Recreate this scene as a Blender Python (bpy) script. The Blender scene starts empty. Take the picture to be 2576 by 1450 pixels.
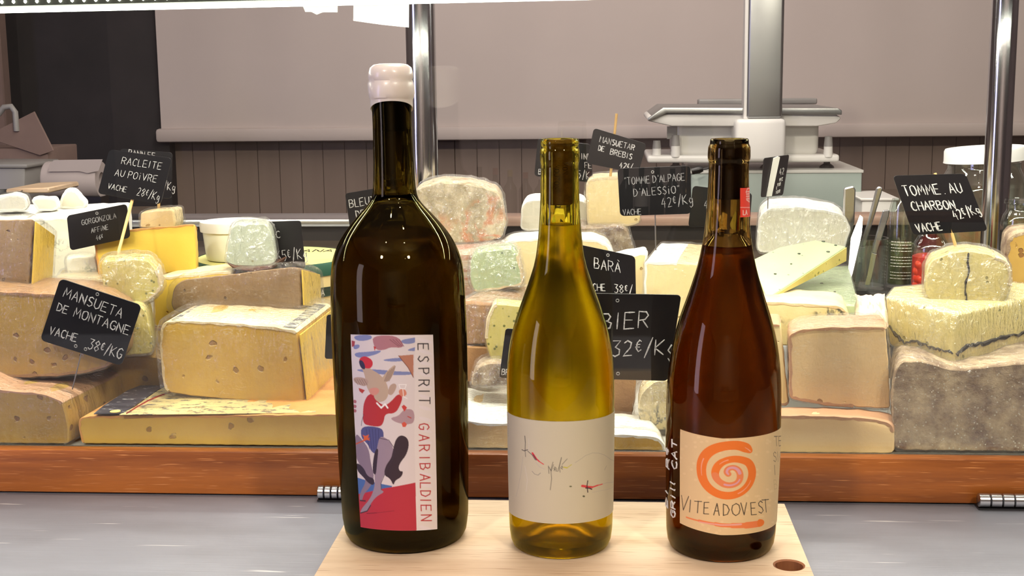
import bpy, bmesh, math, random
import numpy as np
from mathutils import Vector, Matrix

random.seed(7)
RND = random.Random(11)
SC = bpy.context.scene
COL = SC.collection

# ------------------------------------------------------------------ camera, world, lights, exposure
FPX, YAW, PITCH, ROLL, EYE = 3300.0, math.radians(4.2), math.radians(9.3), -0.011, Vector((0, 0, .353))
CAMROT = Matrix.Rotation(YAW, 3, 'Z') @ Matrix.Rotation(math.pi/2-PITCH, 3, 'X') @ Matrix.Rotation(ROLL, 3, 'Z')
cam_data = bpy.data.cameras.new('camera')
cam_data.sensor_width = 36.0
cam_data.lens = 36.0*FPX/2576.0
cam_data.clip_start = .01
cam = bpy.data.objects.new('camera', cam_data)
COL.objects.link(cam)
cam.matrix_world = Matrix.Translation(EYE) @ CAMROT.to_4x4()
SC.camera = cam

world = bpy.data.worlds.new('world')
SC.world = world
world.use_nodes = True
world.node_tree.nodes['Background'].inputs[0].default_value = (.75, .68, .72, 1)
world.node_tree.nodes['Background'].inputs[1].default_value = .25

def area(name, loc, target, size, power, color, size_y=None):
    d = bpy.data.lights.new(name, 'AREA')
    d.energy = power
    d.color = color
    d.size = size
    if not size_y:
        d.shape = 'DISK'
    if size_y:
        d.shape = 'RECTANGLE'
        d.size_y = size_y
    o = bpy.data.objects.new(name, d)
    COL.objects.link(o)
    o.location = loc
    o.rotation_euler = (Vector(target)-Vector(loc)).to_track_quat('-Z', 'Y').to_euler()
    return o

# the light strip inside the case
def strip_light(name, x, y, z, slope, width, length, power, color, tilt):
    o = area(name, (x, y, z), (x, y, 0), width, power, color, length)
    o.rotation_euler = (Matrix.Rotation(-slope, 3, 'Y') @ Matrix.Rotation(math.radians(tilt), 3, 'X') @ Matrix.Rotation(math.radians(90), 3, 'Z')).to_euler()
strip_light('case_strip_light', -.05, 1.142, .4035, .0105, .006, 1.9, 7.5, (1.0, .97, .80), 4)
strip_light('case_rear_strip_light', 0, 1.66, .52, 0, .012, 2.2, 7.0, (1.0, .98, .86), -14)
# room lamps over the customer side, on the ceiling
area('room_lamp_light_near', (.95, -.7, 1.65), (.1, 1.2, .05), .16, 24, (1.0, .89, .72))
area('room_lamp_light_left', (-.9, -.9, 1.65), (-.1, 1.2, .05), .16, 24, (1.0, .89, .72))
area('staff_lamp_light', (.0, 2.15, 1.75), (0, 2.9, .3), .5, 40, (1.0, .90, .82), 2.4)
area('shelf_wall_fill_light', (0, -3.9, 1.6), (0, -5.6, -.1), .6, 75, (1.0, .86, .80), 3.0)  # added fill that brightens the wall mirrored in the case glass
area('evening_window_light', (-2.4, -.4, .45), (0, 1.0, .2), .5, 16, (.56, .52, 1.0), 1.4)
SC.view_settings.view_transform = 'Standard'
SC.view_settings.look = 'None'
SC.view_settings.gamma = 1
SC.view_settings.use_curve_mapping = False
SC.view_settings.exposure = 0.0
SC.cycles.max_bounces = 16
SC.cycles.transmission_bounces = 14
SC.cycles.transparent_max_bounces = 24
SC.cycles.glossy_bounces = 5
SC.cycles.diffuse_bounces = 3
SC.cycles.caustics_reflective = False
SC.cycles.caustics_refractive = True
SC.cycles.blur_glossy = 1.0
SC.cycles.sample_clamp_indirect = 4.0

# ------------------------------------------------------------------ picture measurements -> real points
def ray(px, py):
    return CAMROT @ Vector(((px-1288)/FPX, -(py-725)/FPX, -1))
def at(px, py, Y):                       # the point seen at px,py that stands at depth Y
    d = ray(px, py)
    return EYE + d*(Y/d.y)
def on(px, py, z):                       # the point seen at px,py that lies at height z
    d = ray(px, py)
    return EYE + d*((z-EYE.z)/d.z)
def zc(p):
    return -(CAMROT.transposed() @ (Vector(p)-EYE)).z

# ------------------------------------------------------------------ materials
def lin(c):
    return tuple((v/255/12.92 if v/255 <= .04045 else ((v/255+.055)/1.055)**2.4) for v in c)+(1,)
class NT:
    def __init__(s, name):
        s.m = bpy.data.materials.new(name)
        s.m.use_nodes = True
        s.t = s.m.node_tree
        s.t.nodes.clear()
        s.out = s.t.nodes.new('ShaderNodeOutputMaterial')
    def n(s, kind, **kw):
        nd = s.t.nodes.new('ShaderNode'+kind)
        for k, v in kw.items():
            if k.startswith('_'):
                setattr(nd, k[1:], v)
            else:
                i = int(k[1:]) if k[0] == 'i' and k[1:].isdigit() else k.replace('_', ' ')
                if isinstance(v, bpy.types.NodeSocket):
                    s.t.links.new(v, nd.inputs[i])
                else:
                    nd.inputs[i].default_value = v
        return nd
    def link(s, a, b):
        s.t.links.new(a, b)
    def coords(s, scale=(1, 1, 1), kind='Object', rot=(0, 0, 0)):
        tc = s.n('TexCoord')
        mp = s.n('Mapping', Vector=tc.outputs[kind])
        mp.inputs['Scale'].default_value = scale
        mp.inputs['Rotation'].default_value = rot
        return mp.outputs[0]
    def ramp(s, fac, stops):
        r = s.n('ValToRGB', Fac=fac)
        e = r.color_ramp.elements
        e[0].position, e[0].color = stops[0]
        e[1].position, e[1].color = stops[-1]
        for p, c in stops[1:-1]:
            q = e.new(p)
            q.color = c
        return r.outputs[0]
    def mix(s, fac, a, b):
        m = s.n('Mix', _data_type='RGBA')
        for sock, v in ((m.inputs[0], fac), (m.inputs[6], a), (m.inputs[7], b)):
            if isinstance(v, bpy.types.NodeSocket):
                s.link(v, sock)
            else:
                sock.default_value = v
        return m.outputs[2]

def mat(name, c1, c2=None, scale=30, detail=4, rough=.5, metal=0, bump=0, bscale=None, holes=0, hscale=45, hcol=None,
        veins=None, vscale=28, vwidth=.035, stretch=(1, 1, 1), coat=0, sss=0, spots=None, sscale=120, sthr=.2, trans=0, aniso=0):
    t = NT(name)
    co = t.coords(stretch)
    no = t.n('TexNoise', Vector=co, Scale=scale, Detail=detail, Roughness=.6)
    c1l = lin(c1)
    col = t.ramp(no.outputs['Fac'], [(.32, c1l), (.68, lin(c2))]) if c2 else None
    h = t.n('TexNoise', Vector=co, Scale=bscale or scale*4, Detail=5, Roughness=.65).outputs['Fac']
    cc = col if col is not None else c1l
    hm = None
    if veins:
        vn = t.n('TexNoise', Vector=co, Scale=vscale, Detail=4, Roughness=.6, Distortion=.6).outputs['Fac']
        d = t.n('Math', i0=vn, i1=.5, _operation='SUBTRACT').outputs[0]
        a = t.n('Math', i0=d, _operation='ABSOLUTE').outputs[0]
        gate = t.n('TexNoise', Vector=co, Scale=vscale*.45, Detail=2).outputs['Fac']
        g = t.ramp(gate, [(.48, (0, 0, 0, 1)), (.56, (1, 1, 1, 1))])
        v = t.ramp(a, [(0, (1, 1, 1, 1)), (vwidth, (0, 0, 0, 1))])
        f = t.n('Math', i0=v, i1=g, _operation='MULTIPLY').outputs[0]
        cc = t.mix(f, cc, lin(veins))
    if spots:
        sn = t.n('TexVoronoi', Vector=co, Scale=sscale).outputs['Distance']
        f = t.ramp(sn, [(sthr*.6, (1, 1, 1, 1)), (sthr, (0, 0, 0, 1))])
        cc = t.mix(f, cc, lin(spots))
    if holes:
        wob = t.n('TexNoise', Vector=t.coords((1, 1, 1)), Scale=150, Detail=1).outputs['Color']
        sc_ = t.n('VectorMath', i0=wob, _operation='SCALE')
        sc_.inputs['Scale'].default_value = .005
        add = t.n('VectorMath', i0=t.coords((1, 1, 1)), i1=sc_.outputs[0], _operation='ADD')
        vo = t.n('TexVoronoi', Vector=add.outputs[0], Scale=hscale).outputs['Distance']
        f = t.ramp(vo, [(holes*.75, (1, 1, 1, 1)), (holes, (0, 0, 0, 1))])
        hc = hcol or tuple(int(v*.62) for v in c1)
        cc = t.mix(f, cc, lin(hc))
        hm = f
    b = t.n('BsdfPrincipled', Roughness=rough, Metallic=metal)
    if isinstance(cc, bpy.types.NodeSocket):
        t.link(cc, b.inputs['Base Color'])
    else:
        b.inputs['Base Color'].default_value = cc
    b.inputs['Coat Weight'].default_value = coat
    b.inputs['Coat Roughness'].default_value = .12
    b.inputs['Transmission Weight'].default_value = trans
    b.inputs['Anisotropic'].default_value = aniso
    if sss:
        b.inputs['Subsurface Weight'].default_value = sss
        b.inputs['Subsurface Radius'].default_value = (1, .7, .4)
        b.inputs['Subsurface Scale'].default_value = .006
    if bump or hm is not None:
        bp = t.n('Bump', Strength=bump, Distance=.002, Height=h)
        last = bp
        if hm is not None:
            bp2 = t.n('Bump', Strength=.8, Distance=.0015, Height=hm, _invert=True)
            t.link(bp.outputs[0], bp2.inputs['Normal'])
            last = bp2
        t.link(last.outputs[0], b.inputs['Normal'])
    t.link(b.outputs[0], t.out.inputs[0])
    return t.m

def thin_fresnel(t, ior, normal=None):      # same mirror share from both sides of a thin sheet
    g = t.n('NewGeometry')
    mr = t.n('MapRange', Value=g.outputs['Backfacing'])
    mr.inputs[3].default_value = ior
    mr.inputs[4].default_value = 1/ior
    kw = dict(IOR=mr.outputs[0])
    if normal is not None:
        kw['Normal'] = normal
    return t.n('Fresnel', **kw).outputs[0]

def film_mat(name, strength=.16, milky=.05, wr=1.0, stretch=(1, 1, .25)):  # strength: share mirrored at normal incidence
    t = NT(name)
    co = t.coords(stretch, rot=(0, .5, .3))
    n1 = t.n('TexNoise', Vector=co, Scale=150, Detail=3, Roughness=.6, Distortion=1.2).outputs['Fac']
    n2 = t.n('TexNoise', Vector=t.coords((1, 1, 1)), Scale=60, Detail=4, Distortion=.8).outputs['Fac']
    s = t.n('Math', i0=n1, i1=n2, _operation='ADD').outputs[0]
    bp = t.n('Bump', Strength=wr, Distance=.005, Height=s)
    gl = t.n('BsdfAnisotropic', Roughness=.17, Color=(1, 1, 1, 1), Normal=bp.outputs[0])
    tr = t.n('BsdfTransparent')
    df = t.n('BsdfDiffuse', Color=(.93, .94, .93, 1))
    # creases: thin whitish fold lines, also painting in the film's bright glints
    cn = t.n('TexNoise', Vector=t.coords((.35, 1.3, 1.7), rot=(.3, .35, .4)), Scale=190, Detail=3, Roughness=.5, Distortion=.9).outputs['Fac']
    d_ = t.n('Math', i0=cn, i1=.5, _operation='SUBTRACT').outputs[0]
    ab = t.n('Math', i0=d_, _operation='ABSOLUTE').outputs[0]
    gate = t.n('TexNoise', Vector=t.coords((1, 1, 1)), Scale=45, Detail=3).outputs['Fac']
    g = t.ramp(gate, [(.50, (0, 0, 0, 1)), (.60, (1, 1, 1, 1))])
    li = t.ramp(ab, [(0, (1, 1, 1, 1)), (.02, (0, 0, 0, 1))])
    cr = t.n('Math', i0=li, i1=g, _operation='MULTIPLY').outputs[0]
    cr = t.n('Math', i0=cr, i1=min(.6, milky*11), _operation='MULTIPLY').outputs[0]
    r0 = t.ramp(n1, [(.45, (milky*.3,)*3+(1,)), (.72, (milky*2.2,)*3+(1,))])
    r = t.n('Math', i0=r0, i1=cr, _operation='ADD', _use_clamp=True).outputs[0]
    m1 = t.n('MixShader', i0=r, i1=tr.outputs[0], i2=df.outputs[0])
    lw = thin_fresnel(t, 1.45, bp.outputs[0])
    f = t.n('Math', i0=lw, i1=.8, _operation='MULTIPLY').outputs[0]
    f = t.n('Math', i0=f, i1=strength, _operation='ADD', _use_clamp=True).outputs[0]
    m2 = t.n('MixShader', i0=f, i1=m1.outputs[0], i2=gl.outputs[0])
    t.link(m2.outputs[0], t.out.inputs[0])
    return t.m

def thin_glass(name, tint=(1, 1, 1, 1), extra=0.0):
    t = NT(name)
    fr = thin_fresnel(t, 1.5)
    f = t.n('Math', i0=fr, i1=extra, _operation='ADD', _use_clamp=True).outputs[0]
    m = t.n('MixShader', i0=f, i1=t.n('BsdfTransparent', Color=tint).outputs[0], i2=t.n('BsdfAnisotropic', Roughness=.0).outputs[0])
    t.link(m.outputs[0], t.out.inputs[0])
    return t.m

def glass_mat(name, color, ior=1.5, rough=0.0):
    t = NT(name)
    g = t.n('BsdfGlass', Color=color, IOR=ior, Roughness=rough)
    # light can reach through the bottle along the sides as well
    t.link(g.outputs[0], t.out.inputs[0])
    return t.m

def emit_mat(name, color, strength):
    t = NT(name)
    e = t.n('Emission', Color=color, Strength=strength)
    t.link(e.outputs[0], t.out.inputs[0])
    return t.m

def wood_mat(name, dark, light, axis='X', rough=.4, fine=60, bump=.15, coat=0, pores=None):
    t = NT(name)
    s = {'X': (.06, 1, 1), 'Y': (1, .06, 1), 'Z': (1, 1, .06)}[axis]
    co = t.coords(s)
    n1 = t.n('TexNoise', Vector=co, Scale=fine, Detail=6, Roughness=.65, Distortion=.25).outputs['Fac']
    n2 = t.n('TexNoise', Vector=co, Scale=fine*.2, Detail=3).outputs['Fac']
    a = t.n('Math', i0=n1, i1=n2, _operation='ADD').outputs[0]
    h = t.n('Math', i0=a, i1=.5, _operation='MULTIPLY').outputs[0]
    c = t.ramp(h, [(.36, lin(dark)), (.62, lin(light))])
    if pores:
        s2 = {'X': (.03, 1, 1), 'Y': (1, .03, 1), 'Z': (1, 1, .03)}[axis]
        p = t.n('TexNoise', Vector=t.coords(s2), Scale=900, Detail=2).outputs['Fac']
        c = t.mix(t.ramp(p, [(.62, (0, 0, 0, 1)), (.70, (1, 1, 1, 1))]), c, lin(pores))
    b = t.n('BsdfPrincipled', Base_Color=c, Roughness=rough)
    b.inputs['Coat Weight'].default_value = coat
    bp = t.n('Bump', Strength=bump, Distance=.001, Height=n1)
    t.link(bp.outputs[0], b.inputs['Normal'])
    t.link(b.outputs[0], t.out.inputs[0])
    return t.m

def metal_mat(name, color, rough=.3, stretch=(.04, 1, 1), scale=300, bump=.1, metal=1, scratch=0, var=.1):
    t = NT(name)
    n = t.n('TexNoise', Vector=t.coords(stretch), Scale=scale, Detail=4, Roughness=.7).outputs['Fac']
    n2 = t.n('TexNoise', Vector=t.coords((.35, 1, 1)), Scale=9, Detail=5, Roughness=.6).outputs['Fac']
    c = lin(color)
    cc = t.ramp(n2, [(.35, tuple(v*(1-var) for v in c[:3])+(1,)), (.65, c)])
    if scratch:
        sc = t.n('TexNoise', Vector=t.coords((.08, 1.5, 1), rot=(0, 0, .35)), Scale=160, Detail=2).outputs['Fac']
        cc = t.mix(t.ramp(sc, [(.70, (0, 0, 0, 1)), (.76, (scratch,)*3+(1,))]), cc, (.85, .85, .85, 1))
    r = t.n('MapRange', Value=n2)
    r.inputs[3].default_value = rough*.8
    r.inputs[4].default_value = rough*1.3
    b = t.n('BsdfPrincipled', Base_Color=cc, Roughness=r.outputs[0], Metallic=metal)
    bp = t.n('Bump', Strength=bump, Distance=.0006, Height=n)
    t.link(bp.outputs[0], b.inputs['Normal'])
    t.link(b.outputs[0], t.out.inputs[0])
    return t.m

def print_mat(name, rough=.5):          # flat print: colours stored with the label's own grid
    t = NT(name)
    a = t.n('VertexColor', _layer_name='print')
    b = t.n('BsdfPrincipled', Base_Color=a.outputs[0], Roughness=rough)
    t.link(b.outputs[0], t.out.inputs[0])
    return t.m

# ------------------------------------------------------------------ mesh helpers
def mesh(name, verts, faces, m, parent=None, smooth=True, loc=None, kind=None):
    base = Vector(parent['_w']) if parent is not None and '_w' in parent else (Vector(loc) if loc is not None else Vector((0, 0, 0)))
    me = bpy.data.meshes.new(name)
    me.from_pydata([tuple(Vector(v)-base) for v in verts], [], faces)
    me.materials.append(m)
    if smooth:
        for p in me.polygons:
            p.use_smooth = True
    me.update()
    bm = bmesh.new()
    bm.from_mesh(me)
    bmesh.ops.recalc_face_normals(bm, faces=bm.faces)
    if smooth:
        for e in bm.edges:
            if len(e.link_faces) == 2 and e.calc_face_angle(0) > math.radians(40):
                e.smooth = False
    bm.to_mesh(me)
    bm.free()
    o = bpy.data.objects.new(name, me)
    COL.objects.link(o)
    if parent is not None:
        o.parent = parent
        o['_w'] = tuple(base)
    else:
        o.location = base
        o['_w'] = tuple(base)
    if kind:
        o['kind'] = kind
    return o

def tag_it(o, label, cat, group=None):
    o['label'] = label
    o['category'] = cat
    if group:
        o['group'] = group
    return o
def thing(name, label, cat, loc, group=None):
    o = bpy.data.objects.new(name, None)
    o.empty_display_size = .02
    COL.objects.link(o)
    o.location = loc
    o['_w'] = tuple(loc)
    return tag_it(o, label, cat, group)

def box_vf(x0, x1, y0, y1, z0, z1, bev=0):
    bm = bmesh.new()
    bmesh.ops.create_cube(bm, size=1)
    for v in bm.verts:
        v.co = Vector(((x0+x1)/2+v.co.x*(x1-x0), (y0+y1)/2+v.co.y*(y1-y0), (z0+z1)/2+v.co.z*(z1-z0)))
    if bev:
        bmesh.ops.bevel(bm, geom=bm.edges[:], offset=bev, segments=2, affect='EDGES', profile=.5)
    bm.verts.index_update()
    r = [v.co.copy() for v in bm.verts], [[v.index for v in f.verts] for f in bm.faces]
    bm.free()
    return r
def join(*vfs):
    V, F = [], []
    for v, f in vfs:
        o = len(V)
        V += list(v)
        F += [[i+o for i in q] for q in f]
    return V, F
def lathe_vf(prof, c, n=64, closed=True):       # prof: (r, z) from one end to the other; c: centre (x, y, z)
    V, F = [], []
    ring = []
    for r, z in prof:
        if r < 1e-6:
            V.append(Vector((c[0], c[1], c[2]+z)))
            ring.append([len(V)-1]*n)
        else:
            s = len(V)
            for k in range(n):
                a = 2*math.pi*k/n
                V.append(Vector((c[0]+r*math.cos(a), c[1]+r*math.sin(a), c[2]+z)))
            ring.append(list(range(s, s+n)))
    for a, b in zip(ring, ring[1:]):
        for k in range(n):
            q = [a[k], a[(k+1) % n], b[(k+1) % n], b[k]]
            q2 = []
            for i in q:
                if i not in q2:
                    q2.append(i)
            if len(q2) > 2:
                F.append(q2)
    if closed:
        for rg in (ring[0], ring[-1]):
            if len(set(rg)) > 1:
                F.append(list(rg))
    return V, F
def tube_vf(pts, r, n=8, flat=None):
    pts = [Vector(p) for p in pts]
    V, F = [], []
    for i, p in enumerate(pts):
        d = (pts[min(i+1, len(pts)-1)]-pts[max(i-1, 0)]).normalized()
        a = d.cross(Vector((0, 1, .013))).normalized()
        b = d.cross(a).normalized()
        rr = r[i] if isinstance(r, (list, tuple)) else r
        for k in range(n):
            t = 2*math.pi*k/n
            V.append(p+a*math.cos(t)*rr+b*math.sin(t)*rr*(flat or 1))
    for i in range(len(pts)-1):
        for k in range(n):
            F.append([i*n+k, i*n+(k+1) % n, (i+1)*n+(k+1) % n, (i+1)*n+k])
    F.append(list(range(n)))
    F.append(list(range((len(pts)-1)*n, len(pts)*n)))
    return V, F
def prism_vf(poly, off):                         # poly of 3D points, off: extrusion vector
    n = len(poly)
    V = [Vector(p) for p in poly]+[Vector(p)+Vector(off) for p in poly]
    F = [list(range(n)), list(range(2*n-1, n-1, -1))]+[[i, (i+1) % n, n+(i+1) % n, n+i] for i in range(n)]
    return V, F
def bevelled(vf, off, seg=2, ang=30):
    bm = bmesh.new()
    vs = [bm.verts.new(v) for v in vf[0]]
    for f in vf[1]:
        bm.faces.new([vs[i] for i in f])
    bmesh.ops.recalc_face_normals(bm, faces=bm.faces)
    ed = [e for e in bm.edges if len(e.link_faces) == 2 and e.calc_face_angle(0) > math.radians(ang)]
    bmesh.ops.bevel(bm, geom=ed, offset=off, segments=seg, affect='EDGES', profile=.5, clamp_overlap=True)
    bm.verts.index_update()
    r = [v.co.copy() for v in bm.verts], [[v.index for v in f.verts] for f in bm.faces]
    bm.free()
    return r

# ------------------------------------------------------------------ handwriting: one stroke per line, 4 x 6 grid
G = {
'A': [[(0,0),(2,6),(4,0)],[(.8,2.2),(3.2,2.2)]], 'B': [[(0,0),(0,6),(2.6,5.8),(3.2,4.6),(2.4,3.3),(0,3.1)],[(2.2,3.2),(3.8,2.2),(3.2,.5),(0,0)]],
'C': [[(3.8,5),(2.6,6),(1,5.4),(0,3),(.8,.6),(2.6,0),(3.8,.8)]], 'D': [[(0,0),(0,6),(2.4,5.4),(3.8,3),(2.6,.6),(0,0)]],
'E': [[(3.6,6),(0,5.9),(0,0),(3.8,.1)],[(0,3.1),(3,3.1)]], 'F': [[(3.6,6),(0,5.9),(0,0)],[(0,3.1),(3,3.1)]],
'G': [[(3.8,5),(2.4,6),(.8,5.2),(0,3),(.8,.6),(2.6,0),(3.8,1),(3.8,2.8),(2.2,2.8)]], 'H': [[(0,0),(0,6)],[(4,0),(4,6)],[(0,3),(4,3)]],
'I': [[(2,0),(2,6)]], 'K': [[(0,0),(0,6)],[(3.6,6),(0,2.8),(3.8,0)]], 'L': [[(0,6),(0,0),(3.4,0)]],
'M': [[(0,0),(.5,6),(2.2,2),(4,6),(4.6,0)]], 'N': [[(0,0),(0,6),(3.8,0),(3.8,6)]], 'O': [[(2,6),(.4,5),(0,3),(.5,.8),(2,0),(3.5,.8),(4,3),(3.5,5.2),(2,6)]],
'P': [[(0,0),(0,6),(2.8,5.8),(3.6,4.4),(2.6,3),(0,2.8)]], 'R': [[(0,0),(0,6),(2.8,5.8),(3.6,4.5),(2.6,3.1),(0,2.9)],[(1.6,3),(3.8,0)]],
'S': [[(3.6,5.2),(2.2,6),(.6,5.2),(.8,3.8),(3,2.6),(3.6,1.2),(2,0),(.2,.8)]], 'T': [[(0,6),(4,6)],[(2,6),(2,0)]],
'U': [[(0,6),(.2,1.4),(1.8,0),(3.4,1),(3.8,6)]], 'V': [[(0,6),(2,0),(4,6)]], 'X': [[(0,0),(4,6)],[(0,6),(4,0)]], 'Z': [[(0,6),(3.8,6),(0,0),(4,0)]],
'Y': [[(0,6),(2,3),(4,6)],[(2,3),(2,0)]], 'Q': [[(2,6),(0,3),(2,0),(4,3),(2,6)],[(2.5,1.5),(4,-.4)]],
'0': [[(2,6),(.4,4.6),(.4,1.4),(2,0),(3.6,1.4),(3.6,4.6),(2,6)]], '1': [[(.8,4.6),(2.2,6),(2.2,0)]], '2': [[(.3,5),(1.8,6),(3.4,5),(3,3.2),(.2,0),(3.8,.1)]],
'3': [[(.3,6),(3.4,5.9),(1.6,3.6),(3.4,2.6),(3.2,.8),(1.6,0),(.2,.7)]], '4': [[(2.4,6),(.2,2.2),(3.8,2.2)],[(2.8,4),(2.6,0)]],
'5': [[(3.6,6),(.8,6),(.5,3.5),(2.6,3.8),(3.6,2),(2.2,0),(.2,.5)]], '6': [[(3.2,6),(1,4),(.3,1.8),(1.8,0),(3.5,1.4),(2.4,3),(.5,2.2)]],
'8': [[(2,3.2),(.4,4.6),(2,6),(3.5,4.6),(2,3.2),(.3,1.5),(2,0),(3.7,1.5),(2,3.2)]], '9': [[(3.4,4.4),(2,3),(.6,4.4),(2,6),(3.4,4.6),(2.6,0)]],
'e': [[(3.4,5.2),(2.2,6),(.9,4.8),(.7,1.6),(2,.1),(3.4,.9)],[(0,3.7),(2.8,3.8)],[(0,2.4),(2.6,2.5)]],
'/': [[(.4,-1),(3.2,7)]], 'g': [[(3,2.8),(1.4,3.6),(.4,1.8),(1.4,.4),(2.8,1.4),(3.2,3.4),(3,-1.6),(1.4,-2.4),(.6,-1.4)]],
'h': [[(0,0),(1,6),(.6,2.4),(3,3),(3.2,0)]], 'k': [[(.4,0),(.8,6)],[(3,3.6),(.6,1.8),(3.2,0)]], "'": [[(1.2,6.4),(1,4.8)]],
'"': [[(.8,6.4),(.6,5)],[(2,6.4),(1.8,5)]], '.': [[(1.4,0),(1.7,.3)]], '-': [[(.6,3),(3.2,3)]], 'i': [[(2,0),(2,4.2)],[(2,5.6),(2.1,6)]],
'a': [[(3.2,3.4),(1,3.4),(.4,1),(2,.1),(3.2,1.4),(3.3,3.4),(3.6,0)]], 'd': [[(3,2.6),(1.2,3.2),(.4,1.4),(1.6,.1),(3.2,1),(3.4,7)]],
'l': [[(1.4,7),(1.2,.6),(2,0)]], 'o': [[(2,3.6),(.6,2),(2,0),(3.4,1.8),(2,3.6)]], 'm': [[(0,0),(.4,3.6),(1.6,2),(2.4,3.6),(3.4,0)]], '`': [[(.8,7.8),(2.2,6.9)]],
}
def text_strokes(txt, x, y, h, rot=0, gap=1.35, wid=1.0, centre=True, jit=.12, seed=3, vertical=None):
    """strokes of txt in a plane; (x, y) middle of the line, h letter height, y grows upward"""
    rr = random.Random(seed)
    s = h/6.0
    adv, items = 0, []
    for ch in txt:
        if ch == ' ':
            adv += 2.6
            continue
        if ch == '`':
            for st in G[ch]:
                items.append([(adv-4.5+px, py) for px, py in st])
            continue
        g = G[ch]
        w = max(p[0] for st in g for p in st)
        if ch == 'I' or ch == 'i':
            adv -= 1.1
            w = 3.2
        sup = 1.0
        dy, jx = 0, 0
        if ch == 'e':
            sup, dy = .72, 1.6
        for st in g:
            items.append([(adv+(px*sup)+rr.uniform(-jit, jit), py*sup+dy+rr.uniform(-jit, jit)) for px, py in st])
        adv += w*sup+gap
    off = (adv-gap)/2 if centre else 0
    c, sn = math.cos(math.radians(rot)), math.sin(math.radians(rot))
    out = []
    for st in items:
        q = []
        for px, py in st:
            u, v = (px-off)*s*wid, (py-3)*s
            q.append((x+u*c-v*sn, y+u*sn+v*c))
        out.append(q)
    return out
def ribbons_vf(strokes, w, fmap, thick=.00018):
    """each stroke a thin raised ribbon; fmap(u, v, lift) -> world point; w in the units of the plane"""
    V, F = [], []
    for st in strokes:
        pts = [Vector((p[0], p[1])) for p in st]
        dense = [pts[0]]
        for a, b in zip(pts, pts[1:]):
            k = max(1, int((b-a).length/(w*3)))
            dense += [a.lerp(b, (j+1)/k) for j in range(k)]
        n = len(dense)
        base = len(V)
        for i, p in enumerate(dense):
            d = dense[min(i+1, n-1)]-dense[max(i-1, 0)]
            if d.length < 1e-9:
                d = Vector((1, 0))
            d.normalize()
            nn = Vector((-d.y, d.x))*w*.5*RND.uniform(.75, 1.2)
            if i in (0, n-1):
                nn *= .6
            for q, l in ((p+nn, 0), (p+nn*.8, thick), (p-nn*.8, thick), (p-nn, 0)):
                V.append(fmap(q.x, q.y, l))
        for i in range(n-1):
            a, b = base+i*4, base+(i+1)*4
            for k in range(3):
                F.append([a+k, a+k+1, b+k+1, b+k])
        F.append([base, base+1, base+2, base+3])
        e = base+(n-1)*4
        F.append([e+3, e+2, e+1, e])
    return V, F

# ------------------------------------------------------------------ flat print painted on a fine grid
class Canvas:
    SS = 2
    def __init__(s, nu, nv, color, to_uv=None):
        s.nu, s.nv = nu, nv
        s.W, s.H = nu*s.SS, nv*s.SS
        s.a = np.empty((s.H, s.W, 3))
        s.a[:] = lin(color)[:3]
        s.uv = to_uv or (lambda x, y: (x, y))
    def px(s, p):
        u, v = s.uv(*p)
        return u*s.W, v*s.H
    def poly(s, pts, color, alpha=1.0):
        P = [s.px(p) for p in pts]
        xs, ys = [p[0] for p in P], [p[1] for p in P]
        x0, x1 = max(0, int(min(xs))), min(s.W, int(max(xs))+2)
        y0, y1 = max(0, int(min(ys))), min(s.H, int(max(ys))+2)
        if x1 <= x0 or y1 <= y0:
            return
        X, Y = np.meshgrid(np.arange(x0, x1)+.5, np.arange(y0, y1)+.5)
        ins = np.zeros(X.shape, bool)
        for (ax, ay), (bx, by) in zip(P, P[1:]+P[:1]):
            if ay == by:
                continue
            c = ((ay > Y) != (by > Y)) & (X < (bx-ax)*(Y-ay)/(by-ay)+ax)
            ins ^= c
        sub = s.a[y0:y1, x0:x1]
        sub[ins] = sub[ins]*(1-alpha)+np.array(lin(color)[:3])*alpha
    def smooth_poly(s, pts, color, alpha=1.0):
        q = [tuple(p) for p in pts]
        for _ in range(2):
            q = [t for a, b in zip(q, q[1:]+q[:1]) for t in ((a[0]*.75+b[0]*.25, a[1]*.75+b[1]*.25), (a[0]*.25+b[0]*.75, a[1]*.25+b[1]*.75))]
        s.poly(q, color, alpha)
    def line(s, pts, w, color, alpha=1.0, w2=None):
        P = [s.px(p) for p in pts]
        sc = s.W/s.span
        w2 = w if w2 is None else w2
        n = len(P)-1
        for i, ((ax, ay), (bx, by)) in enumerate(zip(P, P[1:])):
            wi = max((w+(w2-w)*(i+.5)/n)*sc/2, .7)
            x0, x1 = max(0, int(min(ax, bx)-wi-1)), min(s.W, int(max(ax, bx)+wi+2))
            y0, y1 = max(0, int(min(ay, by)-wi-1)), min(s.H, int(max(ay, by)+wi+2))
            if x1 <= x0 or y1 <= y0:
                continue
            X, Y = np.meshgrid(np.arange(x0, x1)+.5, np.arange(y0, y1)+.5)
            dx, dy = bx-ax, by-ay
            L = dx*dx+dy*dy+1e-9
            t = np.clip(((X-ax)*dx+(Y-ay)*dy)/L, 0, 1)
            d = np.hypot(X-ax-t*dx, Y-ay-t*dy)
            m = np.clip(wi-d+.5, 0, 1)[..., None]*alpha
            sub = s.a[y0:y1, x0:x1]
            sub[:] = sub*(1-m)+np.array(lin(color)[:3])*m
    def text(s, txt, x, y, h, w, color, rot=0, **kw):
        for st in text_strokes(txt, x, -y, h, rot, **kw):
            s.line([(p[0], -p[1]) for p in st], w, color)
    def result(s):
        a = s.a.reshape(s.nv, s.SS, s.nu, s.SS, 3).mean(axis=(1, 3))
        return a

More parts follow.
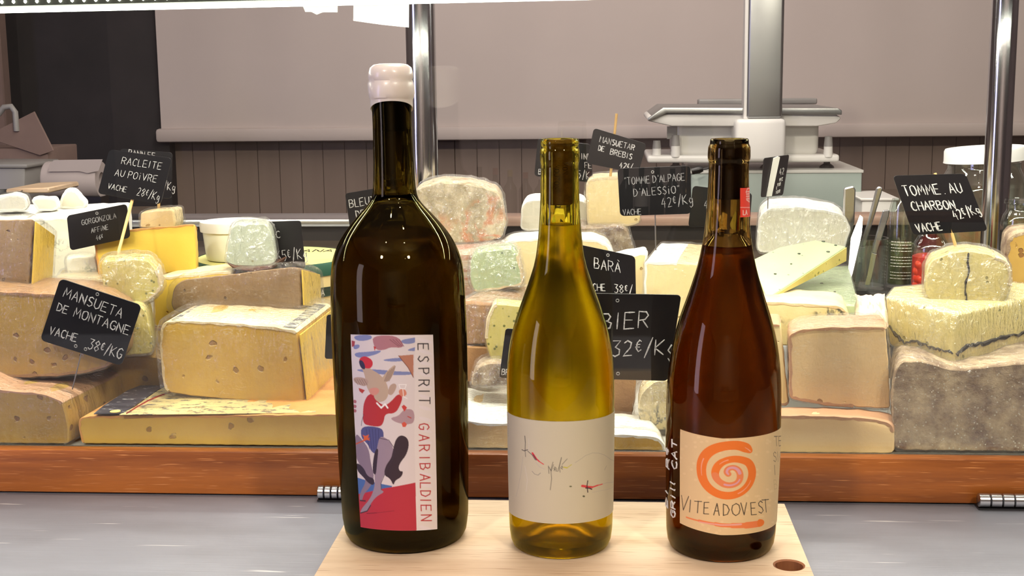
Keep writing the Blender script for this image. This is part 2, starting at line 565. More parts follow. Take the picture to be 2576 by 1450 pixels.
def printed_sheet(name, m, parent, nu, nv, pos, canvas, thick=.0002, normal=None):
    """grid surface pos(u, v, lift) carrying the canvas print, closed at the back"""
    V, F = [], []
    for j in range(nv):
        for i in range(nu):
            V.append(pos((i+.5)/nu, (j+.5)/nv, thick))
    nF = nu*nv
    for j in range(nv-1):
        for i in range(nu-1):
            a = j*nu+i
            F.append((a, a+nu, a+nu+1, a+1))
    # rim
    rim = [j*nu for j in range(nv)]+[(nv-1)*nu+i for i in range(1, nu)]+[j*nu+nu-1 for j in range(nv-2, -1, -1)]+[i for i in range(nu-2, 0, -1)]
    st = len(V)
    for k in rim:
        j, i = divmod(k, nu)
        V.append(pos((i+.5)/nu, (j+.5)/nv, 0))
    n = len(rim)
    for k in range(n):
        F.append((rim[k], rim[(k+1) % n], st+(k+1) % n, st+k))
    base = Vector(parent['_w'])
    me = bpy.data.meshes.new(name)
    me.from_pydata([tuple(v-base) for v in V], [], F)
    me.materials.append(m)
    at_ = me.color_attributes.new('print', 'FLOAT_COLOR', 'POINT')
    c = np.ones((len(V), 4), np.float32)
    r = canvas.result().reshape(-1, 3)
    c[:nF, :3] = r
    c[nF:, :3] = r[np.array(rim)]
    at_.data.foreach_set('color', c.ravel())
    me.polygons.foreach_set('use_smooth', [True]*len(me.polygons))
    me.update()
    o = bpy.data.objects.new(name, me)
    COL.objects.link(o)
    o.parent = parent
    o['_w'] = tuple(base)
    return o

# ------------------------------------------------------------------ materials in use
M = {}
M['steel_counter'] = metal_mat('worn_steel', (158, 160, 172), rough=.42, stretch=(.03, 1, 1), scale=420, bump=.35, scratch=.8, var=.3, metal=.45)
M['steel'] = metal_mat('steel', (190, 190, 192), rough=.25, bump=.05)
M['chrome'] = metal_mat('chrome', (215, 215, 218), rough=.12, stretch=(1, 1, .02), bump=.02, var=.03)
M['brushed'] = metal_mat('brushed_steel', (175, 178, 178), rough=.36, stretch=(1, 1, .03), scale=300, bump=.1, var=.04)
M['rail'] = wood_mat('varnished_oak', (130, 68, 24), (202, 118, 46), 'X', rough=.42, fine=70, bump=.25, coat=.15, pores=(224, 150, 88))
M['board'] = wood_mat('pale_beech_wood', (204, 172, 138), (230, 205, 176), 'X', rough=.5, fine=45, bump=.12, pores=(176, 138, 104))
M['hole_wood'] = wood_mat('cut_wood', (120, 70, 40), (165, 105, 65), 'Z', rough=.7, fine=120)
M['plank'] = wood_mat('painted_plank', (122, 104, 94), (132, 114, 104), 'Z', rough=.6, fine=20, bump=.05)
M['blind'] = mat('roller_blind_cloth', (196, 184, 180), (190, 178, 174), scale=2, rough=.9, bump=.05, bscale=900)
M['slate_wall'] = mat('dark_wall', (30, 28, 30), (44, 40, 42), scale=6, rough=.75, bump=.1)
M['pink_wall'] = mat('rosy_wall', (222, 208, 202), (212, 198, 192), scale=2, rough=.85)
M['grey_wall'] = mat('grey_wall', (128, 116, 116), (120, 108, 108), scale=3, rough=.85)
M['floor'] = mat('floor_tile', (92, 84, 80), (78, 70, 66), scale=3, rough=.5)
M['enamel'] = mat('white_enamel', (206, 206, 200), (196, 196, 190), scale=8, rough=.25)
M['white_plastic'] = mat('white_plastic', (232, 230, 226), rough=.35)
M['grey_plastic'] = mat('grey_plastic', (150, 148, 146), rough=.4)
M['greenish'] = mat('grey_green_casing', (160, 172, 166), (150, 163, 157), scale=4, rough=.4)
M['black_plastic'] = mat('black_plastic', (22, 20, 22), rough=.35)
M['taupe'] = mat('taupe_panel', (112, 98, 86), (98, 84, 72), scale=5, rough=.6)
M['dark'] = mat('dark_parts_and_shade', (34, 28, 26), rough=.7)
M['tag'] = mat('slate_tag', (9, 9, 13), (13, 13, 17), scale=40, rough=.32, bump=.05, bscale=300)
M['chalk'] = mat('chalk_ink', (216, 214, 214), (150, 148, 150), scale=500, rough=.9)
M['chalk_dim'] = mat('chalk_ink_grey', (160, 158, 160), (112, 110, 112), scale=500, rough=.9)
M['stick_wood'] = wood_mat('pale_stick', (180, 140, 80), (215, 180, 120), 'Z', rough=.6)
M['wire'] = metal_mat('pin_steel', (150, 145, 140), rough=.3)
M['case_glass'] = thin_glass('case_glass', (.985, .995, .988, 1))
M['jar_glass'] = thin_glass('jar_glass', (.93, .97, .95, 1), .05)
M['wax'] = mat('white_wax', (226, 214, 206), rough=.32, coat=.3, sss=.15, bump=.08, bscale=90)
M['paper_white'] = mat('white_paper', (236, 232, 224), rough=.8, bump=.1, bscale=120)
M['kraft'] = mat('kraft_paper', (134, 112, 104), (120, 100, 94), scale=10, rough=.8)
M['print'] = print_mat('label_print', .55)
M['cork'] = mat('cork', (120, 84, 48), (84, 54, 28), scale=180, rough=.8, bump=.3)
M['dark_cork'] = mat('dark_cork', (34, 24, 26), (24, 18, 20), scale=120, rough=.6)
# cheese pastes
P = {}
P['gold'] = mat('golden_paste', (204, 166, 76), (192, 150, 62), scale=14, rough=.42, bump=.12, bscale=260, holes=.14, hscale=38, hcol=(150, 110, 50))
P['tan'] = mat('tan_paste', (186, 150, 76), (162, 124, 56), scale=12, rough=.45, bump=.15, bscale=240, holes=.2, hscale=60, hcol=(130, 90, 45))
P['yellow'] = mat('yellow_paste', (226, 192, 84), (216, 180, 70), scale=10, rough=.4, bump=.08, bscale=260, holes=.1, hscale=50, hcol=(170, 120, 40))
P['pale'] = mat('pale_paste', (234, 214, 164), (224, 200, 142), scale=10, rough=.42, bump=.1, bscale=260, holes=.12, hscale=60, hcol=(180, 150, 96))
P['pinkish'] = mat('rosy_tan_paste', (238, 208, 158), (224, 188, 136), scale=8, rough=.45, bump=.1, bscale=260, holes=.13, hscale=40, hcol=(160, 116, 72))
P['greenish'] = mat('green_white_paste', (176, 190, 150), (164, 180, 138), scale=12, rough=.38, bump=.1, bscale=200, spots=(96, 110, 80), sscale=90, sthr=.13)
P['herb'] = mat('herb_paste', (214, 198, 122), (198, 184, 100), scale=18, rough=.42, bump=.15, bscale=240, spots=(110, 112, 50), sscale=130, sthr=.2)
P['white'] = mat('white_paste', (232, 228, 212), (222, 216, 194), scale=16, rough=.5, bump=.25, bscale=140)
P['blue'] = mat('blue_veined_paste', (232, 216, 166), (220, 200, 140), scale=16, rough=.45, bump=.2, bscale=180, veins=(58, 66, 66), vscale=40, vwidth=.06)
P['gorgonzola'] = mat('creamy_blue_paste', (238, 232, 206), (226, 218, 184), scale=20, rough=.45, bump=.35, bscale=110, veins=(146, 152, 128), vscale=30, vwidth=.025)
P['goat'] = mat('goat_paste', (190, 198, 176), (180, 188, 164), scale=12, rough=.4, bump=.1, bscale=200, spots=(150, 148, 110), sscale=70, sthr=.1)
M['pepper'] = mat('peppercorn', (96, 102, 84), (60, 62, 50), scale=300, rough=.7)
P['morbier'] = mat('morbier_paste', (228, 212, 146), (218, 198, 124), scale=16, rough=.42, bump=.2, bscale=160, holes=.12, hscale=60, hcol=(150, 140, 80))
# rinds
Q = {}
Q['brown'] = mat('brown_rind', (168, 128, 84), (140, 100, 66), scale=22, rough=.7, bump=.5, bscale=220)
Q['orange'] = mat('orange_rind', (206, 150, 84), (186, 128, 66), scale=20, rough=.6, bump=.35, bscale=260)
Q['pale'] = mat('pale_rind', (224, 206, 168), (204, 180, 136), scale=26, rough=.7, bump=.5, bscale=180)
Q['white'] = mat('bloomy_rind', (246, 244, 236), (234, 230, 216), scale=24, rough=.75, bump=.5, bscale=120)
Q['mould'] = mat('mouldy_rind', (200, 178, 146), (104, 76, 60), scale=48, detail=9, rough=.85, bump=.9, bscale=170, spots=(200, 190, 172), sscale=260, sthr=.22)
Q['mould_orange'] = mat('mottled_rind', (232, 216, 180), (160, 142, 104), scale=60, detail=8, rough=.75, bump=.9, bscale=110, veins=(214, 140, 96), vscale=26, vwidth=.07)
Q['pink'] = mat('pink_rind', (196, 148, 116), (172, 132, 96), scale=14, rough=.6, bump=.3, bscale=200)
Q['taupe'] = mat('greyish_tan_rind', (140, 112, 80), (120, 94, 66), scale=14, rough=.5, bump=.25, bscale=240, holes=.12, hscale=70, hcol=(90, 66, 46))
Q['striped'] = mat('ribbed_rind', (214, 196, 168), (180, 110, 80), scale=120, detail=2, rough=.6, bump=.6, stretch=(.1, .1, 2.4))
M['film'] = film_mat('cling_film', .06, .035, .9)
M['film_heavy'] = film_mat('crinkled_cling_film', .12, .035, 1.0, (1, 1, .4))
M['film_soft'] = film_mat('tight_cling_film', .03, .016, .6)

# ------------------------------------------------------------------ the room
def struct(name, vf, m):
    o = mesh(name, vf[0], vf[1], m, smooth=False)
    o['kind'] = 'structure'
    return o
FZ = -.95
struct('floor', box_vf(-3.1, 3.1, -5.7, 3.5, FZ-.1, FZ), M['floor'])
struct('ceiling', box_vf(-3.1, 3.1, -5.7, 3.5, 1.9, 2.0), M['pink_wall'])
struct('wall_left', box_vf(-3.1, -3.0, -5.7, 3.5, FZ, 1.9), M['grey_wall'])
struct('wall_right', box_vf(3.0, 3.1, -5.7, 3.5, FZ, 1.9), M['grey_wall'])
struct('wall_front', box_vf(-3.0, 3.0, -5.7, -5.6, FZ, 1.9), M['pink_wall'])
wb = struct('wall_back', box_vf(-3.0, 3.0, 3.3, 3.4, FZ, 1.9), M['grey_wall'])
# painted boards of the back wall, one by one
xa, xb = at(270, 420, 3.26).x, at(2640, 420, 3.26).x
npl = 42
for k in range(npl):
    w = (xb-xa)/npl
    v, f = bevelled(box_vf(xa+k*w+.0005, xa+(k+1)*w-.0005, 3.262+RND.uniform(0, .001), 3.3, -.9, .235), .0008, 1)
    mesh('board', v, f, M['plank'], wb, smooth=False)
# dark painted panel on the left of the wall
dx0, dx1 = at(8, 250, 3.22).x, at(420, 250, 3.22).x
v, f = box_vf(dx0, dx1, 3.22, 3.262, -.2, 1.6)
tag_it(mesh('wall_panel', v, f, M['slate_wall'], loc=(dx0, 3.22, .6), smooth=False), 'tall matt black panel covering the back wall left of the blind', 'panel')
# roller blind with its bottom bar
bl, br = at(399, 200, 3.2).x, 2.0
bz = at(1000, 346, 3.2).z
t = thing('roller_blind', 'wide off-white roller blind pulled down over the back wall', 'blind', (bl, 3.2, bz))
nb = 90
V, F_ = [], []
for k in range(nb+1):
    x = bl+(br-bl)*k/nb
    y = 3.2+.004*math.sin(k*.35)+.002*math.sin(k*1.1)
    V += [(x, y, bz), (x, y, 1.5), (x, y+.002, bz), (x, y+.002, 1.5)]
for k in range(nb):
    a, b = 4*k, 4*k+4
    F_ += [[a, b, b+1, a+1], [a+2, a+3, b+3, b+2], [a, a+2, b+2, b], [a+1, b+1, b+3, a+3]]
mesh('cloth', V, F_, M['blind'], t)
v, f = bevelled(box_vf(bl-.012, br, 3.186, 3.212, bz-.008, bz+.026), .008, 2)
mesh('bottom_bar', v, f, M['blind'], t)
v, f = tube_vf([(bl, 3.2, 1.52), (br, 3.2, 1.52)], .03, 16)
mesh('roller', v, f, M['white_plastic'], t)

# ------------------------------------------------------------------ counter and case
CZ = -.015
YR = on(1230, 1256, CZ).y                        # front face of the wooden rail
zr = at(1230, 1144, YR).z                        # its top edge
yr2 = on(1230, 1129, zr).y
ctr = thing('service_counter', 'long scratched stainless steel counter top in front of the glass case', 'counter', (0, .75, FZ))
v, f = bevelled(box_vf(-1.3, 1.1, .42, YR+.012, CZ-.04, CZ), .003, 2)
mesh('steel_top', v, f, M['steel_counter'], ctr)
v, f = box_vf(-1.28, 1.08, .46, 2.0, FZ, CZ-.04)
mesh('cabinet_base', v, f, M['taupe'], ctr, smooth=False)

case = thing('display_case', 'glass fronted refrigerated cheese case with varnished oak rail along its front', 'display case', (0, YR+.4, CZ))
v, f = bevelled(box_vf(-1.3, 1.1, YR, yr2-.004, CZ+.001, zr), .0016, 2)
mesh('wooden_rail', v, f, M['rail'], case)
v, f = bevelled(box_vf(-1.3, 1.1, yr2-.003, yr2+.012, CZ+.001, zr-.004), .001, 1)
mesh('glass_channel', v, f, M['dark'], case)
SF = zr-.012                                     # shelf floor of the case
v, f = box_vf(-1.3, 1.1, yr2+.013, 2.0, CZ, SF)
mesh('shelf_floor', v, f, M['enamel'], case, smooth=False)
v, f = box_vf(-1.3, 1.1, yr2+.001, yr2+.007, zr-.003, .56)
mesh('front_glass', v, f, M['case_glass'], case, smooth=False)
YL = 1.93
zl = at(600, 550, YL).z
v, f = box_vf(-1.3, 1.1, YL+.05, YL+.06, SF, zl-.02)
mesh('rear_panel', v, f, M['taupe'], case, smooth=False)
v, f = bevelled(box_vf(-1.3, at(1140, 550, YL).x, YL-.01, YL+.075, zl-.012, zl), .003, 2)
mesh('rear_ledge', v, f, M['steel'], case)
v, f = bevelled(box_vf(at(1142, 550, YL).x, 1.1, YL-.01, YL+.05, zl-.012, zl+.002), .003, 2)
mesh('wooden_ledge', v, f, wood_mat('pinkish_wood', (120, 96, 84), (150, 122, 106), 'X', rough=.45), case)
v, f = box_vf(-1.3, 1.1, YL+.01, YL+.05, zl-.035, zl-.013)
mesh('ledge_shade_strip', v, f, M['dark'], case, smooth=False)  # dark strip standing in for the shade below the ledge
# posts
YP = 1.63
for px, r in ((1061, 38), (2522, 33)):
    p = at(px, 20, YP)
    rr = r*zc(p)/FPX
    v, f = lathe_vf([(rr*1.35, 0), (rr*1.35, .01), (rr, .012), (rr, .62)], (at(px+(3 if px < 2000 else -10), 350, YP).x, YP, SF), 40)
    mesh('post', v, f, M['chrome'], case)
# light strip: housing and a row of small diodes under the canopy
YS_ = 1.148
a0, a1 = at(-260, 33, YS_), at(1150, 1, YS_)
def strip_pt(x, dz=0, dy=0):
    k = (x-a0.x)/(a1.x-a0.x)
    return Vector((x, YS_+dy, a0.z+(a1.z-a0.z)*k+dz))
V, F_ = prism_vf([strip_pt(-.95, -.0018, -.006), strip_pt(-.95, .0024, -.006), strip_pt(-.95, .0024, .006), strip_pt(-.95, -.0018, .006)], strip_pt(.95)-strip_pt(-.95))
mesh('light_strip', V, F_, emit_mat('strip_light', (.97, 1.0, .86, 1), 9), case, smooth=False)
V, F_ = prism_vf([strip_pt(-.95, .0032, -.014), strip_pt(-.95, .018, -.014), strip_pt(-.95, .018, .014), strip_pt(-.95, .0032, .014)], strip_pt(.95)-strip_pt(-.95))
mesh('strip_housing', V, F_, mat('housing_grey', (60, 64, 54), rough=.7), case, smooth=False)
dio = emit_mat('diode', (1, 1, .88, 1), 6)
for k in range(60):
    x = a0.x+.02+k*.0105
    c = strip_pt(x, .0078, -.0150)
    v, f = lathe_vf([(0, 0), (.0013, .001), (.0015, .002), (.0007, .0036), (0, .004)], (c.x, c.y, c.z-.003), 8)
    mesh('diode', v, f, dio, case)

# hinges on the counter edge
def hinge(px0, px1, label):
    c0, c1 = on(px0, 1254, CZ+.008), on(px1, 1256, CZ+.008)
    y = YR-.0095
    c0, c1 = at(px0, 1248, y), at(px1, 1250, y)
    z = CZ+.0075
    t = thing('hinge', label, 'hinge', ((c0.x+c1.x)/2, y, CZ))
    n = 6
    for k in range(n):
        xx0 = c0.x+(c1.x-c0.x)*k/n
        xx1 = c0.x+(c1.x-c0.x)*(k+1)/n
        v, f = tube_vf([(xx0+.0003, y, z), (xx0+.0009, y, z), (xx1-.0009, y, z), (xx1-.0003, y, z)], [.0052, .006, .006, .0052], 20)
        mesh('knuckle', v, f, M['steel'], t)
    v, f = box_vf(c0.x, c1.x, y-.004, YR-.0005, CZ, CZ+.0016)
    mesh('hinge_leaf', v, f, M['black_plastic'], t, smooth=False)
hinge(800, 905, 'knuckled steel hinge on the counter edge behind the large dark bottle')
hinge(2460, 2640, 'knuckled steel hinge on the counter edge at the far right')

# serving board the bottles stand on
bx0, bx1, by0, by1 = -.2085, .146, .70, 1.052
hp = on(1285+700, 1423, 0)
hr = .0112
bm = bmesh.new()
ring = [bm.verts.new((hp.x+hr*math.cos(2*math.pi*k/32), hp.y+hr*math.sin(2*math.pi*k/32)*1.0, 0)) for k in range(32)]
cor = [bm.verts.new(c) for c in ((bx1, by1, 0), (bx0, by1, 0), (bx0, by0, 0), (bx1, by0, 0))]
# top face with a round hole: four sectors
for q in range(4):
    seg = [ring[(q*8+k+4) % 32] for k in range(9)]
    a = cor[(q) % 4] if False else None
quad_c = {0: (bx1, by1), 1: (bx0, by1), 2: (bx0, by0), 3: (bx1, by0)}
for q in range(4):
    # sector between corner q and corner q+1: ring angles from 45+90q to 45+90(q+1)
    seg = [ring[(4+q*8+k) % 32] for k in range(9)]
    bm.faces.new([cor[q]]+seg+[cor[(q+1) % 4]])
low = bmesh.ops.extrude_face_region(bm, geom=bm.faces[:])
for e in low['geom']:
    if isinstance(e, bmesh.types.BMVert):
        e.co.z = CZ+.0002
bmesh.ops.recalc_face_normals(bm, faces=bm.faces)
bm.verts.index_update()
tb = thing('serving_board', 'pale wooden serving board with a finger hole, under the three wine bottles', 'board', ((bx0+bx1)/2, .9, CZ))
mesh('plank', [v.co.copy() for v in bm.verts], [[v.index for v in f_.verts] for f_ in bm.faces], M['board'], tb, smooth=False)
bm.free()
v, f = lathe_vf([(hr-.0002, -.0148), (hr-.0002, -.0006), (hr+.0002, .0003), (hr-.0012, -.0006), (hr-.0012, -.0148)], (hp.x, hp.y, 0), 32, closed=False)
mesh('hole_rim', v, f, M['hole_wood'], tb)

# ------------------------------------------------------------------ wine bottles
def smooth_prof(pr, k=2):
    for _ in range(k):
        q = [pr[0]]
        for a, b in zip(pr, pr[1:]):
            q += [(a[0]*.75+b[0]*.25, a[1]*.75+b[1]*.25), (a[0]*.25+b[0]*.75, a[1]*.25+b[1]*.75)]
        pr = q+[pr[-1]]
    return pr
class Bottle:
    def __init__(s, name, label, cat, cx_top, y_top, cx_low, y_low, Y, prof_px, fill_px, glass_c, wine_c, lip, foot_r=None, group=None):
        s.Y = Y
        p0, p1 = at(cx_low, y_low, Y), at(cx_top, y_top, Y)
        s.k = (p1.x-p0.x)/(p1.z-p0.z)
        s.x0 = p0.x-s.k*p0.z
        out = []
        for y, r in prof_px:
            p = s.axis_at(y)
            out.append((r*zc(p)/FPX, p.z))
        s.lip_z = out[0][1]
        body_r = out[-1][0]
        # heel and punt
        prof = smooth_prof(out, 1)
        h = prof[-1][1]
        heel = [(body_r*.995, .012), (body_r*.975, .006), (body_r*.93, .0018), (body_r*.87, 0), (body_r*.80, .0012), (body_r*.6, .008), (body_r*.3, .017), (0, .021)]
        prof = [p for p in prof if p[1] > .0145]+[(body_r, .0145)]
        s.outer = sorted(set(prof), key=lambda p: -p[1])
        th = .0032
        zneck = at(cx_top, fill_px, Y).z
        s.inner_r = lambda z: max(min(s.rad(z)-th, 1), .0093)
        inner_neck = .0096
        top_in = [(inner_neck+.0012, s.lip_z), (inner_neck, s.lip_z-.004)]
        zs = [z for r, z in s.outer if z < s.lip_z-.006]
        inn = []
        for z in zs:
            r = s.rad(z)
            inn.append((max(inner_neck, r-th) if z < s.neck_z(prof_px) else inner_neck, z))
        inn = top_in+inn+[(body_r-th-.003, .011), (body_r*.8, .0085), (body_r*.55, .013), (body_r*.28, .021), (0, .0245)]
        full = [(r, z) for r, z in s.outer]
        loop = list(reversed(inn))+full+heel
        s.t = thing(name, label, cat, (s.x0, Y, 0), group)
        V, F_ = lathe_vf(loop, (0, 0, 0), 96, closed=False)
        g = glass_mat(name+'_glass', glass_c+(1,), 1.5)
        mesh('glass_body', s.place(V), F_, g, s.t)
        # wine: fills the inside up to the level in the neck
        zf = s.axis_at(fill_px).z
        wi = [(r+.0001 if r > 0 else 0, z-.0001) for r, z in inn if z <= zf]
        wr = next(r for r, z in wi)
        wine = [(0, zf), (wr-.0012, zf), (wr, zf+.0006)]+wi
        V, F_ = lathe_vf(wine, (0, 0, 0), 80, closed=False)
        mesh('wine', s.place(V), F_, glass_mat(name+'_wine', wine_c+(1,), 1.34, .2), s.t)
        s.inner_neck = inner_neck
    def neck_z(s, pp):
        # the wall thins below the neck, where the shoulder begins
        r0 = s.rad(s.lip_z-.04)
        for r, z in s.outer:
            if z < s.lip_z-.04 and r > r0*1.12:
                return z
        return .2
    def axis_at(s, y):
        p = at(1288, y, s.Y)
        for _ in range(3):
            x = s.x0+s.k*p.z
            # pixel column of the axis
            px = s.col(Vector((x, s.Y, p.z)))
            p = at(px, y, s.Y)
        return p
    @staticmethod
    def col(P_):
        q = CAMROT.transposed() @ (Vector(P_)-EYE)
        return 1288+FPX*q.x/-q.z
    def rad(s, z):
        o = s.outer
        if z >= o[0][1]:
            return o[0][0]
        for (r0, z0), (r1, z1) in zip(o, o[1:]):
            if z1 <= z <= z0:
                f = (z0-z)/(z0-z1+1e-12)
                return r0+(r1-r0)*f
        return o[-1][0]
    def place(s, V):
        return [Vector((s.x0+s.k*v.z+v.x, s.Y+v.y, v.z)) for v in V]
    def surf(s, th, z, lift):           # th: degrees, 0 faces the viewer, + to the right
        a = math.atan2(-s.Y, -s.x0)
        r = s.rad(z)+lift
        ang = a+math.radians(th)
        return Vector((s.x0+s.k*z+r*math.cos(ang), s.Y+r*math.sin(ang), z))
    def z_for(s, th, ypx):              # height on the surface that is seen at image row ypx
        z = .15
        for _ in range(4):
            q = s.surf(th, z, 0)
            px = s.col(q)
            z = at(px, ypx, q.y).z
        return z

b1p = [(170, 44), (176, 49), (190, 51), (240, 52), (252, 50), (270, 49.5), (323, 49), (420, 51), (468, 53), (497, 57), (516, 70), (540, 93), (565, 115), (589, 133), (613, 147), (637, 157), (661, 164), (709, 168), (830, 170), (1000, 167), (1150, 163), (1288, 158), (1310, 156)]
B1 = Bottle('wine_bottle', 'large dark magnum wine bottle sealed with white wax, horse and rider picture label', 'bottle', 988, 350, 1022, 1340, .967, b1p, 585,
            (.45, .40, .22), (.85, .70, .42), None)
b2p = [(349, 46), (354, 48.5), (361, 49), (366, 47), (374, 48), (378, 50), (405, 50), (412, 47.5), (460, 48.5), (512, 49.5), (560, 52), (610, 56), (658, 63), (706, 78), (755, 96), (803, 113), (851, 125.5), (900, 132.5), (948, 135), (1000, 135), (1150, 133), (1300, 130), (1330, 129)]
B2 = Bottle('wine_bottle', 'olive yellow wine bottle with a plain cream label, middle of the three', 'bottle', 1408, 350, 1411, 1365, .953, b2p, 566,
            (.85, .80, .38), (.94, .84, .30), None)
b3p = [(349, 46), (353, 48.5), (362, 48.5), (366, 51), (372, 53), (400, 53.5), (406, 50), (440, 50), (498, 52), (561, 55), (610, 61), (658, 70), (706, 83), (754, 99), (803, 115.5), (851, 128), (899, 136), (948, 141), (996, 143), (1100, 143), (1200, 140), (1300, 137), (1330, 136)]
B3 = Bottle('wine_bottle', 'brown amber wine bottle with orange spiral label and red neck sticker', 'bottle', 1835, 350, 1812, 1368, .953, b3p, 618,
            (.66, .56, .36), (.70, .42, .24), None)

# corks
for b, hcol, top in ((B2, 'cork', 356), (B3, 'cork', 357), (B1, 'cork', 215)):
    zt = b.axis_at(top).z
    zb = b.axis_at({B2: 514, B3: 500, B1: 330}[b]).z
    r = b.inner_neck-.0001
    V, F_ = lathe_vf([(0, zt), (r-.001, zt), (r, zt-.001), (r, zb+.001), (r-.001, zb), (0, zb)], (0, 0, 0), 40)
    co = mesh('cork', b.place(V), F_, M['cork'] if b is B2 else M['dark_cork'], b.t)
    if b is B2:
        def cork_map(u, v, l, b=b, r=r):
            ang = math.atan2(-b.Y, -b.x0)+u/r
            return Vector((b.x0+b.k*v+(r+l)*math.cos(ang), b.Y+(r+l)*math.sin(ang), v))
        stx = text_strokes('MOUTON', -.002, (zt+zb)/2-.002, .0034, -90)+text_strokes('MON', .0035, (zt+zb)/2+.004, .0034, -90)
        v, f = ribbons_vf(stx, .0006, cork_map, .0001)
        mesh('stamp', v, f, mat('cork_stamp', (40, 26, 14), rough=.9), b.t)

# wax cap of the magnum: thick skin over the lip, its lower edge arched up at the front
n = 72
V, F_ = [], []
zt = B1.axis_at(169).z
def rim_z(a):
    return B1.axis_at(253).z-.0062*(1-math.cos(a))**1.1
rows = []
capprof = [(0, zt+.0026), (.008, zt+.0026), (.0125, zt+.0018), (.0152, zt-.0004), (.0163, zt-.004), (.0166, zt-.0075), (.0160, zt-.0095), (.0168, zt-.0115), (.0172, zt-.015), (.0171, zt-.019), (.0166, zt-.022)]
a0 = math.atan2(-B1.Y, -B1.x0)
for j in range(len(capprof)+6):
    row = []
    for k in range(n):
        a = 2*math.pi*k/n
        if j < len(capprof):
            r, z = capprof[j]
            r += .00025*math.sin(a*3+j)*(1 if r > .01 else 0)
        else:
            q = (j-len(capprof)+1)/5.0
            ze = rim_z(a)
            if q <= 1.0:
                z = capprof[-1][1]+(ze-capprof[-1][1])*q
                r = B1.rad(z)+.0011
            else:
                z = ze+.0004
                r = B1.rad(z)+.0001
        V.append(Vector((r*math.cos(a+a0), r*math.sin(a+a0), z)))
    rows.append(list(range(len(V)-n, len(V))))
for ra, rb in zip(rows, rows[1:]):
    for k in range(n):
        F_.append([ra[k], ra[(k+1) % n], rb[(k+1) % n], rb[k]])
mesh('wax_cap', B1.place(V), F_, M['wax'], B1.t)

# --- label of the magnum (x, y below are the picture's own coordinates, enlarged 2.164x from (800, 780))
def label_geo(b, th0, th1, ytop, ybot, nu, nv, canvas, name, parent, z_shift=0):
    cols = []
    for i in range(nu):
        th = th0+(th1-th0)*(i+.5)/nu
        c = math.cos(math.radians(th))
        cols.append((th, b.z_for(th, ytop(th)), b.z_for(th, ybot(th))))
    def pos(u, v, l):
        th, z0, z1 = cols[min(nu-1, int(u*nu))]
        return b.surf(th, z0+(z1-z0)*v, .0002+l)
    return printed_sheet(name, M['print'], parent, nu, nv, pos, canvas)

def uvfun(ox, oy, sc, b, th0, th1, ytop, ybot):
    def f(x, y):
        X, Y_ = ox+x/sc, oy+y/sc
        z = b.axis_at(Y_).z
        p = Vector((b.x0+b.k*z, b.Y, z))
        cx, r = b.col(p), b.rad(z)*FPX/zc(p)
        th = math.degrees(math.asin(max(-1, min(1, (X-cx)/r))))
        return (th-th0)/(th1-th0), (Y_-ytop(th))/(ybot(th)-ytop(th))
    return f
yt1 = lambda th: 838+4*math.cos(math.radians(th))
yb1 = lambda th: 1303+33*math.cos(math.radians(th))
th0, th1 = -43.5, 28.5
nu, nv = 190, 400
c = Canvas(nu, nv, (214, 203, 208), uvfun(800, 780, 2.164, B1, th0, th1, yt1, yb1))
c.span = 440
for pts in ([(200, 140), (300, 133), (306, 160), (230, 172)], [(440, 165), (520, 150), (600, 135), (560, 165), (480, 190)], [(205, 230), (290, 225), (360, 215), (330, 240), (230, 262)],
            [(340, 270), (440, 255), (520, 262), (430, 280)], [(210, 318), (330, 318), (430, 330), (500, 330), (520, 348), (400, 350), (260, 336)], [(470, 215), (610, 178), (600, 200), (520, 225)], [(205, 190), (240, 185), (240, 205), (210, 215)]):
    c.smooth_poly(pts, (124, 132, 180))
c.smooth_poly([(305, 140), (430, 138), (468, 188), (455, 205), (400, 200), (370, 215), (330, 218), (312, 190)], (170, 116, 128))
c.poly([(312, 195), (325, 200), (318, 222)], (190, 50, 50))
for k in range(4):
    c.line([(395+k*16, 160), (440+k*9, 196)], 3, (130, 80, 96))
c.poly([(198, 165), (216, 170), (212, 195), (199, 200)], (160, 60, 70))
c.poly([(440, 246), (516, 240), (516, 362), (488, 308)], (176, 118, 98))
c.line([(440, 246), (488, 308), (516, 362)], 3, (110, 60, 50))
# goose, cap, rider
c.smooth_poly([(235, 285), (262, 290), (300, 318), (345, 345), (378, 385), (392, 440), (380, 480), (350, 496), (318, 490), (295, 450), (272, 400), (268, 345)], (186, 162, 146))
c.smooth_poly([(205, 362), (255, 360), (292, 380), (272, 412), (238, 402), (212, 388)], (178, 150, 138))
c.smooth_poly([(345, 385), (378, 330), (428, 286), (418, 335), (398, 375), (370, 392)], (186, 162, 146))
for k in range(5):
    c.line([(368+k*6, 382), (388+k*9, 330-k*7)], 2.2, (110, 86, 84))
    c.line([(215+k*12, 372), (232+k*12, 402)], 2.2, (110, 86, 84))
c.smooth_poly([(384, 450), (392, 410), (412, 392), (432, 400), (425, 430), (405, 460)], (178, 152, 140))
c.smooth_poly([(232, 268), (262, 245), (300, 262), (312, 290), (295, 318), (255, 308)], (196, 44, 58))
c.smooth_poly([(234, 272), (252, 268), (268, 292), (270, 322), (246, 312)], (44, 40, 70))
c.poly([(235, 418), (268, 430), (255, 448), (240, 436)], (176, 60, 50))
c.smooth_poly([(258, 545), (262, 500), (282, 455), (312, 448), (318, 478), (345, 500), (372, 515), (405, 488), (438, 448), (462, 462), (452, 505), (425, 556), (372, 556), (366, 600), (350, 628), (300, 624), (258, 612)], (176, 46, 54))
c.smooth_poly([(290, 420), (335, 415), (345, 440), (318, 462), (292, 448)], (206, 140, 130))
c.smooth_poly([(440, 428), (470, 420), (486, 452), (462, 468), (444, 455)], (206, 130, 110))
